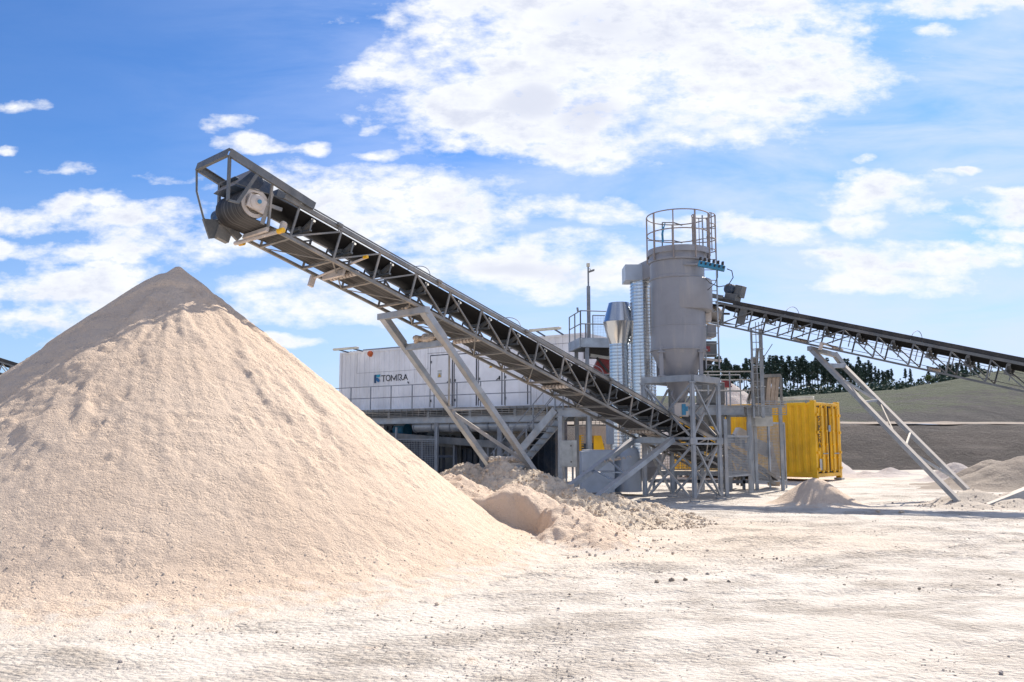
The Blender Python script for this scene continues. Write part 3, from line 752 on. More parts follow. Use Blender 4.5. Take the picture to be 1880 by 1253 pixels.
# --- main stacking conveyor
MF = Frame((-3.608, 13.563, 4.742), (.6652, .6901, -.2851), (-.7198, .6942, 0), (.1978, .2053, .9585))
main = thing('stacking_conveyor', (0.2, 17.5, 0), 'long inclined black belt conveyor with lattice truss rising left over the big sand pile', 'conveyor', None)
mb_belt = belt_mat('streaked_black_belt', MF.pr)
kp, bp, rp = conveyor(MF, 0, 16, 3, 10, main, mb_belt, (1.65, 5.25, 8.5, 12.4), (3.35, 6.3, 9.6))
head_drum(MF, kp, bp, rp, main)
# open guard frame over the head
g = MB(); hb = H_ + .17
for a, k2 in ((-.06, .25), (W_ + .06, -.2)):
    g.channel(MF(-1.62, a, hb), MF(k2, a, H_ + .085), .05, .13, .01, MF.up, 1 if a < 0 else -1)
g.channel(MF(-1.62, -.06, hb), MF(-1.62, W_ + .06, hb), .05, .13, .01, MF.up, -1)
Vz = Vector((0, 0, 1))
g.angle(MF(-1.58, -.06, hb - .05), MF(-1.58, -.06, hb - .05) - Vz * .70, .06, .01, MF.pr)
g.angle(MF(-1.12, W_ + .06, hb - .05), MF(-1.12, W_ + .06, hb - .05) - Vz * .66, .06, .01, MF.pr)
g.bar(MF(-1.0, -.06, hb - .05), MF(-1.40, -.06, hb - .05) - Vz * .66, .05, .03, MF.pr)
g.bar(MF(-1.58, -.06, hb - .05) - Vz * .70, MF(-1.40, -.06, hb - .05) - Vz * .66, .04, .03)
g.path([MF(-1.62, W_ + .06, hb - .05), MF(-1.6, W_ + .06, hb - .05) - Vz * .35, MF(-1.45, W_ + .05, hb - .05) - Vz * .72, MF(-1.3, W_ + .04, hb - .05) - Vz * .9], .018, 6)
g.bar(MF(-1.35, 0.0, .38), MF(-.2, .1, H_ + .02), .02, .015)
g.build('head_guard_frame', M['dark_steel'], main)
g = MB()
g.box(MF(-.62, .60, H_ + .17), (.34, .42, .22), MF.d, MF.pr, MF.up); g.box(MF(-1.0, .62, H_ + .05), (.34, .50, .05), MF.d, MF.pr, (MF.up + MF.d * .6))
g.prism([MF(-1.25, .15, .42), MF(-.95, .15, H_ + .30), MF(-.72, .15, H_ + .12), MF(-.80, .15, .48)], MF.pr * .7)
g.build('discharge_hood', M['navy'], main, bevel=.01)
g = MB(); g.box(MF(-.02, .62, H_ + .15), (.46, .40, .26), MF.d, MF.pr, MF.up); g.build('junction_box', M['dark_steel'], main, bevel=.008)
# gearbox and deflector on the far side
g = MB(); e = MF(kp, W_ + .14, bp - .02); g.box(e, (.24, .20, .26), MF.d, MF.pr, MF.up); g.lathe([(.11, 0), (.13, .03), (.13, .20), (.09, .24), (0, .24)], e, MF.pr, 20); g.tube(e - MF.up * .1, e - MF.up * .30, .07, 16); g.build('drive_gearbox', M['navy'], main, bevel=.01)
g = MB(); g.prism([MF(kp - .40, W_ + .02, .0), MF(kp - .16, W_ + .02, -.26), MF(kp + .02, W_ + .02, -.16), MF(kp - .12, W_ + .02, .10)], MF.pr * .05); g.build('deflector_plate', M['dark_steel'], main)
g = MB(); g.bar(MF(kp + .35, W_ - .04, -.05), MF(kp - .1, W_ - .02, .12), .07, .12, MF.up); g.box(MF(kp + .05, W_ + .05, -.08), (.25, .12, .22), MF.d, MF.pr, MF.up); g.build('torque_arm', M['truss'], main)
# belt scraper with yellow ends under the head
g = MB(); g.tube(MF(-.28, -.16, -.02), MF(-.40, W_ + .20, -.07), .035, 12); g.box(MF(-.42, W_ / 2, -.01), (.05, .75, .07), MF.d, MF.pr, MF.up)
sc = g.build('belt_scraper', M['valve_white'], main)
g = MB()
for a0, a1 in ((-.20, -.08), (W_ + .12, W_ + .22)): g.tube(MF(-.28, a0, -.02), MF(-.30, a1, -.03), .043, 12)
g.build('scraper_end', M['yellow'], sc)
g = MB(); g.box(MF(-.25, -.10, .07), (.10, .08, .12), MF.d, MF.pr, MF.up); g.tube(MF(-.25, -.14, .10), MF(-.25, -.05, .14), .05, 10); g.build('scraper_bracket', M['valve_white'], sc, bevel=.015)
g = MB(); g.box(MF(1.45, W_ / 2 + .05, -.01), (.05, .62, .12), MF.d, MF.pr, MF.up); g.tube(MF(1.5, -.30, .22), MF(1.35, W_ + .12, -.05), .022, 8); g.box(MF(1.35, W_ + .1, -.1), (.1, .06, .2), MF.d, MF.pr, MF.up); g.build('belt_scraper', M['valve_white'], main)
g = MB(); g.tube(MF(1.5, -.32, .23), MF(1.48, -.24, .22), .03, 10); g.build('scraper_end', M['yellow'], main)
# skirt edge strip: thin dark belt edge above the far chord
g = MB(); g.bar(MF(.3, -.01, H_ + .065), MF(16, -.01, H_ + .055), .018, .02, MF.up); g.build('pull_cord_rail', M['dark_steel'], main)
g = MB()
for k in (3.6, 6.5, 9.9, .9, 12.8):
    g.box(MF(k, -.05, H_ + .03), (.10, .05, .05), MF.d, MF.pr, MF.up); g.tube(MF(k, -.05, H_ - .10), MF(k, -.05, H_ + .02), .010, 6)
g.build('cord_bracket', M['truss'], main)
# support legs
def beam(mb, a, b, w, h, upv): mb.bar(a, b, w, h, upv)
lt_n = MF(3.30, -.13, -.08); lt_f = MF(3.30, W_ + .13, -.08)
ft_n = at(1013, 914, lt_n.y + 2.75); ft_f = at(866, 858, lt_f.y + 2.55); ft_f = ft_n + (lt_f - lt_n) + Vector((0, 0, 0))
legv = ft_n - lt_n; ft_n = lt_n + legv * 1.05; ft_f = lt_f + legv * 1.05
for a_, b_ in ((lt_n, ft_n), (lt_f, ft_f)):
    g = MB(); g.bar(a_ + (b_ - a_) * .0, b_, .11, .13, MF.pr); g.bar(a_, a_ + (b_ - a_) * .13, .13, .16, MF.pr); g.build('support_leg', M['galv'], main, bevel=.006)
g = MB()
for f_, w1, h1 in ((.0, .12, .12), (.155, .10, .12), (.49, .05, .04), (.80, .06, .05)):
    p = lt_n + legv * f_; q = lt_f + legv * f_; e = (q - p).normalized() * (.05 if f_ else -.12)
    g = MB(); g.bar(p + e, q - e, w1, h1, (0, 0, 1)); g.build('leg_crossbeam', M['galv'], main, bevel=.005)
g = MB(); p = lambda s_, f_: (lt_n if s_ == 0 else lt_f) + legv * f_
g.bar(p(1, .50), p(0, .80), .07, .035, MF.d); g.bar(p(1, .48), p(0, .18), .05, .03, MF.d); g.build('leg_brace', M['galv'], main)
g = MB(); rnd = random.Random(3)
def crumbs(mb, a, b, n, r, up=.0, spread=.05):
    for i in range(n):
        f_ = rnd.random(); q = Vector(a).lerp(Vector(b), f_) + Vector((rnd.gauss(0, spread), rnd.gauss(0, spread), up + rnd.random() * r * .8)); rr = r * rnd.uniform(.4, 1) * math.sin(math.pi * (.1 + .8 * f_)) ** .5
        mb.lathe([(0, -rr * .7), (rr * .8, -rr * .4), (rr, 0), (rr * .7, rr * .5), (0, rr * .7)], q, (rnd.gauss(0, .3), rnd.gauss(0, .3), 1), 7)
crumbs(g, p(0, .155).lerp(p(1, .155), .15), p(0, .155).lerp(p(1, .155), .7), 40, .11, .07); crumbs(g, p(0, .80).lerp(p(1, .80), .15), p(0, .80).lerp(p(1, .80), .95), 46, .10, .04); crumbs(g, p(0, 0).lerp(p(1, 0), .3), p(0, 0).lerp(p(1, 0), .6), 12, .06, .06)
tag(g.build('caked_sand', M['sand_pale'], main), kind='stuff')
# tail struts (wheel frame) and their beam
tn = MF(12.95, -.12, -.02); tf = MF(12.95, W_ + .12, -.02)
fn_ = at(1102, 910, tn.y - 1.95); sv = fn_ - tn
for a_ in (tn, tf):
    g = MB(); g.bar(a_, a_ + sv * 1.04, .12, .15, MF.pr); g.build('tail_strut', M['galv_cool'], main, bevel=.006)
g = MB(); g.bar(tn - sv.normalized() * -.05, tf, .14, .16); g.bar(tn + sv * .62, tf + sv * .62, .04, .03); g.bar(tn + sv * .66 , tf + sv * .38, .04, .04); g.bar(tn + sv * .78, tf + sv * .58, .05, .04); g.build('tail_crossbeam', M['galv_cool'], main, bevel=.005)
g = MB(); crumbs(g, tn.lerp(tf, .3), tn.lerp(tf, .62), 36, .10, .08, .04); crumbs(g, (tn + sv * .3).lerp(tf + sv * .5, .4), (tn + sv * .3).lerp(tf + sv * .5, .9), 24, .05, .04, .03); tag(g.build('caked_sand', M['sand_pale'], main), kind='stuff')
# tail: pulley, feed skirts
g = MB(); g.lathe([(.0, -.42), (.18, -.42), (.18, .42), (0, .42)], MF(16.3, W_ / 2, .22), MF.pr, 24); g.build('tail_drum', M['dark_steel'], main, smooth=True)
g = MB()
for a in (.08, W_ - .08): g.bar(MF(13.6, a, H_ + .16), MF(16.2, a, H_ + .16), .015, .26, MF.up)
g.build('feed_skirt', M['black'], main)

# --- right feed conveyor
RF = Frame((7.2241, 23.1144, 4.2947), (.7245, -.6285, -.2831), (.6553, .7554, 0), (.2138, -.1855, .9591))
rc = thing('feed_conveyor', (9.5, 21.5, 0), 'inclined belt conveyor running from behind the silo down to the right edge', 'conveyor')
rb = belt_mat('streaked_black_belt_b', RF.pr)
kp, bp, rp = conveyor(RF, -2, 10, 2, 10, rc, rb, (.55, 4.55, 8.1), (-.1 + .2, 3.9, 7.6), mats='dark_steel')
head_drum(RF, kp, bp, rp, rc)
g = MB()
for k0, k1 in ((-2.3, 10.3),): g.bar(RF(k0, -.02, H_ + .10), RF(k1, -.02, H_ + .10), .012, .09, RF.up); g.bar(RF(k0, W_ + .02, H_ + .10), RF(k1, W_ + .02, H_ + .10), .012, .09, RF.up)
g.build('belt_skirt', M['black'], rc)
g = MB()   # side handrail of thin bars along the far side
for b_ in (.30, .40, .50): g.bar(RF(-.3, W_ + .10, b_), RF(10.3, W_ + .10, b_), .012, .012)
for i in range(22): g.bar(RF(-.2 + i * .5, W_ + .10, .16), RF(-.2 + i * .5, W_ + .10, .54), .03, .02, RF.d)
g.build('side_guard', M['galv'], rc)
g = MB(); c_ = RF(-2.15, .35, H_ + .46); g.lathe([(0, -.17), (.10, -.17), (.14, -.13), (.14, .13), (.10, .17), (0, .17)], c_, RF.pr, 20)
for q in range(10): g.lathe([(.14, -.12 + q * .026), (.155, -.12 + q * .026), (.155, -.112 + q * .026), (.14, -.112 + q * .026)], c_, RF.pr, 20)
mo = g.build('drive_motor', M['navy'], rc, smooth=True)
g = MB(); g.box(RF(-2.0, .35, H_ + .22), (.36, .34, .24), RF.d, RF.pr, RF.up); g.box(RF(-1.86, .45, H_ + .45), (.22, .3, .34), RF.d, RF.pr, RF.up); g.build('motor_mount', M['dark_steel'], rc, bevel=.01)
g = MB()
for a in (-.04, W_ + .04): g.channel(RF(-3.5, a, H_ + .18), RF(-2.1, a, H_ + .18), .05, .10, .01, RF.up); g.bar(RF(-3.4, a, H_ + .18), RF(-3.4, a, .1), .05, .04, RF.pr)
g.bar(RF(-3.5, -.04, H_ + .18), RF(-3.5, W_ + .04, H_ + .18), .05, .1); g.build('head_guard_frame', M['dark_steel'], rc)
g = MB(); g.box(RF(-1.35, .08, .36), (.22, .02, .46), RF.d, RF.pr, RF.up); g.build('warning_plate', M['dark_steel'], rc)
g = MB(); g.box(RF(-2.75, W_ / 2, -.06), (.35, .9, .05), RF.d, RF.pr, RF.up); g.tube(RF(1.55, -.16, .10), RF(1.65, W_ + .1, .04), .03, 8); g.box(RF(1.72, W_ / 2, .04), (.05, .6, .08), RF.d, RF.pr, RF.up); g.box(RF(1.5, -.14, .02), (.08, .06, .2), RF.d, RF.pr, RF.up); g.build('belt_scraper', M['valve_white'], rc)
ln = at(1490, 642, 22.55); fn1 = at(1763, 924, 20.0); lf = at(1548, 672, 23.5); ff1 = at(1776, 900, 21.4)
for a_, b_ in ((ln, fn1), (lf, ff1)):
    g = MB(); g.bar(a_, b_, .10, .20, (.75, .65, 0)); g.build('support_leg', M['galv'], rc, bevel=.006)
g = MB()
L1 = lambda f_: ln.lerp(fn1, f_); L2 = lambda f_: lf.lerp(ff1, f_)
g.bar(ln + Vector((-.1, -.1, .02)), at(1532, 652, 23.3), .12, .12); g.bar(at(1532, 650, 23.3), lf + Vector((.02, 0, -.02)), .12, .14)
g.build('leg_crossbeam', M['galv'], rc, bevel=.005)
for a_, b_, w1, h1 in ((L1(.12), lf, .14, .12), (L1(.375), L2(.30), .05, .06), (L1(.665), L2(.60) + Vector((-.1, 0, .10)), .05, .05)):
    g = MB(); g.bar(a_, b_, w1, h1); g.build('leg_crossbeam', M['galv'], rc, bevel=.005)
g = MB(); g.bar(L1(.2), L2(.32), .04, .06); g.bar(L2(.32), L1(.60), .03, .04); g.bar(L1(.70), L2(.93), .04, .06); g.build('leg_brace', M['galv'], rc)
g = MB(); g.bar(at(1812, 934, 19.4), at(1915, 893, 20.2), .13, .20); g.build('tail_strut', M['galv'], rc, bevel=.006)
g = MB(); g.bar(at(1822, 924, 20.4), at(1915, 886, 21.3), .1, .12); g.build('tail_crossbeam', M['galv'], rc, bevel=.006)

# --- far conveyor whose end shows left of the pile
LF = Frame(at(-40, 680, 36), (.956, 0, -.292), (0, 1, 0), (.292, 0, .956))
lc = thing('far_conveyor', LF.O * 1.0, 'short piece of a distant belt conveyor at the left edge behind the pile', 'conveyor')
lc.location = (LF.O.x, LF.O.y, 0)
conveyor(LF, -4, 6, 0, 6, lc, belt_mat('streaked_black_belt_c', LF.pr), (), (), mats='dark_steel')
g = MB(); g.bar(LF(-4, -.02, H_ + .10), LF(6.3, -.02, H_ + .10), .012, .14, LF.up); g.build('belt_skirt', M['black'], lc)
g = MB(); g.bar(LF(-3, 0, 0), LF(-3, 0, 0) - Vz * (LF(-3, 0, 0).z + .1), .12, .12); g.bar(LF(-3, W_, 0), LF(-3, W_, 0) - Vz * (LF(-3, 0, 0).z + .1), .12, .12); g.build('support_leg', M['dark_steel'], lc)

# ------------------------------------------------------------------ helpers for the plant
def onplane(px, py, P0, n):
    d = at(px, py, 10.0) - Vector((0, 0, EYE)); n = Vector(n); o = Vector((0, 0, EYE))
    return o + d * ((Vector(P0) - o).dot(n) / d.dot(n))
def mesh_panel(mb, P, ax, L, Hh, step=.05, wire=.009, frame=.04, stepz=None):
    """welded wire panel: P lower corner, ax horizontal direction"""
    P = Vector(P); ax = Vector(ax).normalized(); stepz = stepz or step
    n = int(L / step); nz = int(Hh / stepz)
    for i in range(1, n): mb.bar(P + ax * (L * i / n), P + ax * (L * i / n) + Vz * Hh, wire, wire, ax)
    for i in range(1, nz): mb.bar(P + Vz * (Hh * i / nz), P + ax * L + Vz * (Hh * i / nz), wire, wire)
    if frame:
        for q in (0, L): mb.bar(P + ax * q, P + ax * q + Vz * Hh, frame, frame, ax)
        for q in (0, Hh): mb.bar(P + Vz * q, P + ax * L + Vz * q, frame, frame)
def railing(mb, pts, h, step=1.0, rails=(1.0, .5), r=.018, toe=0.0):
    pts = [Vector(p) for p in pts]
    for a, b in zip(pts, pts[1:]):
        L = (b - a).length; n = max(1, round(L / step))
        for i in range(n + 1): p = a.lerp(b, i / n); mb.bar(p, p + Vz * h, r * 2.0, r * 2.0, (b - a))
        for f_ in rails: mb.tube(a + Vz * h * f_, b + Vz * h * f_, r, 8)
        if toe: mb.bar(a + Vz * toe / 2, b + Vz * toe / 2, .008, toe)

# ------------------------------------------------------------------ white sorter cabin
A = at(622, 757, 37.0); Bq = at(1068, 605, 30.2)
cx = Vector((Bq.x - A.x, Bq.y - A.y, 0)).normalized(); cn = Vector((cx.y, -cx.x, 0)); CL = 12.25
CZ0, CZ1 = A.z, at(622, 648, 37.0).z
def Cb(u, v, z): return Vector((A.x, A.y, 0)) + cx * u + cn * v + Vz * z
def cabuz(px, py, v=0.0):
    p = onplane(px, py, Cb(0, v, 0), cn); return (p - Cb(0, 0, 0)).dot(cx), p.z
cab = thing('sorter_cabin', Cb(6, -1.2, CZ0), 'long white container cabin with a logo raised on a steel platform behind the conveyor', 'cabin')
g = MB(); g.box(Cb(CL / 2, -1.22, (CZ0 + CZ1) / 2), (CL, 2.40, CZ1 - CZ0 - .02), cx, cn)
for i in range(int(CL / .28)):   # pressed ribs
    u = .2 + i * .28; g.prism([Cb(u, -.022, CZ0 + .08), Cb(u + .03, .010, CZ0 + .08), Cb(u + .13, .010, CZ0 + .08), Cb(u + .16, -.022, CZ0 + .08)], Vz * (CZ1 - CZ0 - .16))
g.build('wall', M['white'], cab)
g = MB()
for u in (.06, CL - .06): g.box(Cb(u, -.04, (CZ0 + CZ1) / 2), (.12, .14, CZ1 - CZ0 + .01), cx, cn)
g.box(Cb(CL / 2, -.035, CZ1 - .04), (CL - .24, .12, .09), cx, cn); g.box(Cb(CL / 2, -.035, CZ0 + .05), (CL - .24, .12, .10), cx, cn)
g.build('edge_frame', M['white'], cab, bevel=.008)
g = MB(); u0, _ = cabuz(664, 640); u1, _ = cabuz(805, 632); g.box(Cb((u0 + u1) / 2, -.10, CZ1 + .045), (u1 - u0, .06, .05), cx, cn)
for i in range(28): g.box(Cb(u0 - .9 + i * (u1 - u0 + .9) / 27, -.10, CZ1 + .02), (.06, .10, .03), cx, cn)
g.build('roof_edge_strip', M['frame_steel'], cab)
# flush panels and door seams
def cab_line(mb, p0, p1, w=.02, v=.012):
    a = onplane(*p0, Cb(0, v, 0), cn); b = onplane(*p1, Cb(0, v, 0), cn); mb.bar(a, b, .006, w, cn.cross(b - a))
g = MB()
def vline(px, y0, y1, mb, w=.03, v=.014):
    u, z0 = cabuz(px, y0); _, z1 = cabuz(px, y1); mb.box(Cb(u, v, (z0 + z1) / 2), (w, .006, abs(z1 - z0)), cx, cn)
def hline(x0, x1, py, mb, w=.03, v=.014):
    u0, z = cabuz(x0, py); u1, _ = cabuz(x1, py); mb.box(Cb((u0 + u1) / 2, v, z), (u1 - u0, .006, w), cx, cn)
def door(x0, x1, y0, lab=None):
    u0, z1 = cabuz(x0, y0); u1, _ = cabuz(x1, y0); z0 = CZ0 + .10
    d = MB(); d.box(Cb((u0 + u1) / 2, .012, (z0 + z1) / 2), (u1 - u0, .02, z1 - z0), cx, cn); o = d.build('door', M['white'], cab, bevel=.004)
    s_ = MB()
    for u in (u0, u1): s_.box(Cb(u, .016, (z0 + z1) / 2), (.035, .016, z1 - z0 + .03), cx, cn)
    s_.box(Cb((u0 + u1) / 2, .0161, z1 + .02), (u1 - u0 + .03, .016, .03), cx, cn)
    s_.build('door_seal', M['seam'], o)
    h = MB()
    for f_ in (.12, .5, .88): h.tube(Cb(u0 + .06, .04, z0 + (z1 - z0) * f_ - .05), Cb(u0 + .06, .04, z0 + (z1 - z0) * f_ + .05), .022, 8)
    h.build('hinge', M['dark_steel'], o)
    h = MB(); zm = z0 + (z1 - z0) * .50
    h.box(Cb(u1 - .10, .035, zm), (.05, .03, .14), cx, cn); h.bar(Cb(u1 - .12, .06, zm), Cb(u1 - .24, .065, zm - .10), .03, .025); h.build('handle', M['black'], o)
    return o, (u0, u1, z0, z1)
d1, r1 = door(791, 831, 654.5); d2, r2 = door(835, 875, 652); d3, r3 = door(879.5, 922, 647.5); d4, r4 = door(927, 969, 642.5)
g = MB(); g.box(Cb(r1[0] + .48, .026, r1[3] - .62), (.20, .006, .07), cx, cn); g.box(Cb(r1[0] + .48, .026, r1[3] - .78), (.20, .006, .20), cx, cn); g.build('warning_label', M['box_grey'], d1)
g = MB(); g.prism([Cb(r1[0] + .40, .030, r1[3] - .85), Cb(r1[0] + .56, .030, r1[3] - .85), Cb(r1[0] + .48, .030, r1[3] - .71)], cn * .003); g.build('warning_triangle', M['yellow_dirty'], d1)
g = MB(); g.prism([Cb(r3[0] + .50, .030, r3[3] - .62), Cb(r3[0] + .66, .030, r3[3] - .62), Cb(r3[0] + .58, .030, r3[3] - .48)], cn * .003); g.build('warning_triangle', M['yellow_dirty'], d3)
g = MB()
u0, z1 = cabuz(656, 651.5); u1, z0 = cabuz(786, 676); _, z0 = cabuz(656, 686)
for z in (z0,): g.box(Cb((u0 + u1) / 2, .012, z), (u1 - u0, .006, .016), cx, cn)
for u in (u0, u1): g.box(Cb(u, .012, (z0 + CZ1 - .1) / 2), (.016, .006, CZ1 - .1 - z0), cx, cn)
_, zt = cabuz(800, 648.5); ua, _ = cabuz(785, 650); ub, _ = cabuz(1060, 630); g.box(Cb((ua + ub) / 2, .012, zt), (ub - ua, .006, .02), cx, cn)
g.build('panel_joint', M['grey_line'], cab)
# lettering and mark
def oncab(px, py, v=.016): return onplane(px, py, Cb(0, v, 0), cn)
lg = MB(); LX = lambda x, y: oncab(670 + x / 18.8, 670 + y / 18.8)
def stroke(*pts, w=.036):
    P = [LX(*p) for p in pts]
    for a, b in zip(P, P[1:]):
        e = (b - a).normalized() * w * .45; lg.bar(a - e, b + e, w, .006, cn)
stroke((570, 383), (700, 375)); stroke((636, 383), (636, 575))                                            # T
stroke(*[(800 + 68 * math.cos(q), 460 + 95 * math.sin(q)) for q in [i * math.pi / 10 for i in range(21)]])   # O
stroke((915, 560), (915, 365), (1000, 515), (1085, 350), (1085, 545))                                     # M
stroke((1140, 540), (1140, 350), (1240, 345), (1265, 380), (1255, 425), (1225, 440), (1300, 525), (1340, 510), (1395, 340), (1470, 515)); stroke((1185, 495), (1225, 540)); stroke((1345, 462), (1440, 455))  # R and A run together
for p_ in ((1480, 600), (1495, 625)): stroke(p_, (p_[0] + 14, p_[1] + 6), w=.05)
L_ = lg.build('lettering', M['logo_black'], cab)
def patch(name, mat, pts):
    q = MB(); q.prism([LX(*p) for p in pts], cn * .005); q.build(name, M[mat], cab)
patch('logo_mark', 'logo_navy', [(320, 375), (350, 345), (400, 345), (385, 640), (320, 640)])
patch('logo_mark', 'logo_cyan', [(402, 345), (525, 335), (520, 405), (490, 430), (450, 440), (402, 425)])
patch('logo_mark', 'logo_blue', [(392, 445), (455, 450), (505, 530), (505, 570), (455, 620), (392, 540)])
g = MB(); c_ = oncab(681, 650, .0); g.lathe([(.0, 0), (.13, 0), (.13, .05), (.10, .12), (0, .15)], c_, cn, 16); g.build('warning_beacon', M['orange'], cab, smooth=True)
# strip lamps on short arms along the roof edge
def strip_lamp(x0, y0, x1, y1, lab, base_drop):
    u0, z0 = cabuz(x0, y0, .55); u1, z1 = cabuz(x1, y1, .55); z = (z0 + z1) / 2
    r_ = thing('strip_lamp', Cb((u0 + u1) / 2, .2, z - base_drop), lab, 'lamp', 'strip lamps on brackets')
    q = MB(); q.box(Cb((u0 + u1) / 2, .55, z), (u1 - u0, .16, .09), cx, cn); q.build('housing', M['lamp_white'], r_, bevel=.015)
    q = MB()
    for f_ in (.2, .8): u = u0 + (u1 - u0) * f_; q.bar(Cb(u, .52, z - .03), Cb(u + .05, -.02, CZ1 - .02), .035, .05)
    q.build('bracket', M['navy'], r_)
strip_lamp(613, 643, 657, 638, 'strip lamp above the left end of the white cabin roof', .2)
strip_lamp(973, 608, 1029, 602, 'strip lamp above the right end of the white cabin roof', .2)

# ------------------------------------------------------------------ platform under the cabin
pf = thing('cabin_platform', Cb(5, 1, 0), 'galvanised steel platform and walkway carrying the white cabin', 'platform')
VW = 1.25; PL = 11.3
g = MB(); g.box(Cb(PL / 2 - .7, -.55, CZ0 - .05), (PL + 1.4, 3.6, .05), cx, cn); g.build('deck', M['frame_steel'], pf)
g = MB()
for i, z in enumerate((CZ0 - .02, CZ0 - .10, CZ0 - .17, CZ0 - .24, CZ0 - .30)): g.box(Cb(PL / 2 - .7, VW + .01, z), (PL + 1.4, .02, .022), cx, cn)
for i in range(42): g.box(Cb(-1.3 + i * .3, VW + .02, CZ0 - .16), (.02, .02, .30), cx, cn)
g.build('cable_tray', M['truss'], pf)
g = MB(); g.channel(Cb(-1.4, VW - .04, CZ0 - .46), Cb(PL, VW - .04, CZ0 - .46), .1, .24, .014, (0, 0, 1), -1); g.channel(Cb(-1.4, -2.2, CZ0 - .3), Cb(PL, -2.2, CZ0 - .3), .1, .4, .014)
for u in range(0, 12, 2): g.bar(Cb(u, -2.2, CZ0 - .25), Cb(u, VW - .05, CZ0 - .25), .12, .24)
g.build('floor_beam', M['galv'], pf)
g = MB()
p0 = Cb(-1.35, VW - .02, CZ0); p1 = Cb(PL - .6, VW - .02, CZ0); railing(g, [Cb(-1.35, -.8, CZ0), p0, p1], .92, 1.05, (1.0, .5), .016, .0)
g.build('handrail', M['frame_steel'], pf)
g = MB()
for u, v in ((.3, VW - .1), (3.4, VW - .1), (6.4, VW - .1), (9.3, VW - .1), (.3, -2.1), (3.4, -2.1), (6.4, -2.1), (9.3, -2.1)):
    q = MB(); q.bar(Cb(u, v, -.1), Cb(u, v, CZ0 - .55), .16, .16); q.build('column', M['frame_steel'], pf)
g = MB(); g.bar(Cb(.3, VW - .1, .2), Cb(3.4, VW - .1, 2.0), .08, .04, cn); g.bar(Cb(9.3, -2.1, .2), Cb(6.4, -2.1, 2.0), .08, .04, cn); g.build('cross_brace', M['frame_steel'], pf)
pipe = thing('process_pipe', Cb(6, .9, 0), 'fat horizontal metal pipe slung under the cabin platform', 'pipe')
u0, z = cabuz(765, 784, VW - .3); u1, _ = cabuz(1015, 776, VW - .3)
g = MB(); g.tube(Cb(u0, VW - .3, z), Cb(u1, VW - .3, z), .21, 24); g.build('pipe_run', M['galv'], pipe, smooth=True)
g = MB()
for f_ in np.linspace(0, 1, 8): g.tube(Cb(u0 + (u1 - u0) * f_ - .03, VW - .3, z), Cb(u0 + (u1 - u0) * f_ + .03, VW - .3, z), .24, 24)
g.build('pipe_flange', M['frame_steel'], pipe, smooth=True)
# machinery in the shade below the cabin
def split_boxes(q, nm, mat, par, bevel=0.0):
    for k in range(0, len(q.v), 8): w = MB(); w.hexa(q.v[k:k + 8]); w.build(nm, mat, par, bevel=bevel)
def machine(name, lab, cat, parts, loc):
    r_ = thing(name, loc, lab, cat)
    for nm, mat, fn in parts:
        q = MB(); fn(q)
        if nm in ('support_leg', 'service_hatch'): split_boxes(q, nm, M[mat], r_, .01)
        else: q.build(nm, M[mat], r_, bevel=.01)
    return r_
def Pp(px, py, Y): return at(px, py, Y)
def m1(q):
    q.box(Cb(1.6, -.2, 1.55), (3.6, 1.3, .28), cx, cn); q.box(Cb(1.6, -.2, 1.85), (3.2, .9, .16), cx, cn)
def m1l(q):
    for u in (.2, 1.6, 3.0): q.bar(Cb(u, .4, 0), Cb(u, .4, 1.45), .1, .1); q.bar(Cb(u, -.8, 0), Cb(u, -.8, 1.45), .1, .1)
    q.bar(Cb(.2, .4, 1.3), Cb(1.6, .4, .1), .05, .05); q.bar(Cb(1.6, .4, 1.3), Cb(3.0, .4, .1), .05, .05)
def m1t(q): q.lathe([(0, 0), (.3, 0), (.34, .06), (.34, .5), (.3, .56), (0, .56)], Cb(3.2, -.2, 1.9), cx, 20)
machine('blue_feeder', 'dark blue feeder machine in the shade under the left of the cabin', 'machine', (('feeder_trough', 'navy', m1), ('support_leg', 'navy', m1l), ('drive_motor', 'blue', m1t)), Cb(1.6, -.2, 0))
def m2(q):
    q.prism([Cb(5.0, .3, 1.35), Cb(6.9, .3, 1.2), Cb(6.9, .3, 2.0), Cb(5.4, .3, 2.1)], cn * -1.2)
def m2b(q):
    for u in (5.1, 6.7): q.bar(Cb(u, .35, 0), Cb(u, .35, 1.3), .12, .12); q.bar(Cb(u, -.9, 0), Cb(u, -.9, 1.3), .12, .12)
    q.bar(Cb(5.1, .35, .9), Cb(6.7, .35, .9), .08, .1)
def m2c(q):
    for i in range(5): q.lathe([(0, 0), (.1, 0), (.1, .05), (0, .05)], Cb(5.3 + i * .32, .36, 1.62), cn, 14)
machine('vibrating_screen', 'dark steel vibrating screen in the shade under the cabin', 'machine', (('screen_box', 'dark_steel', m2), ('support_leg', 'navy', m2b), ('bolt_flange', 'black', m2c)), Cb(6, 0, 0))
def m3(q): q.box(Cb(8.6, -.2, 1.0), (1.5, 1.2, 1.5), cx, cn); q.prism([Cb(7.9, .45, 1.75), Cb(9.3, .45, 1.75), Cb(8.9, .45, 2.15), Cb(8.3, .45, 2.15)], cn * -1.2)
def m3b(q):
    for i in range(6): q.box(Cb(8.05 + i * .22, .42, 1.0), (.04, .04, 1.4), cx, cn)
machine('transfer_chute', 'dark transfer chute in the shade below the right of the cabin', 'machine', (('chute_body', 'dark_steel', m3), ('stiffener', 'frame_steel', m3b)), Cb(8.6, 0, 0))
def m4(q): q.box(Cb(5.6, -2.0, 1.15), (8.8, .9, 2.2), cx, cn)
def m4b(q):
    for i in range(30): q.box(Cb(1.4 + i * .29, -1.53, 1.15), (.07, .05, 2.0), cx, cn)
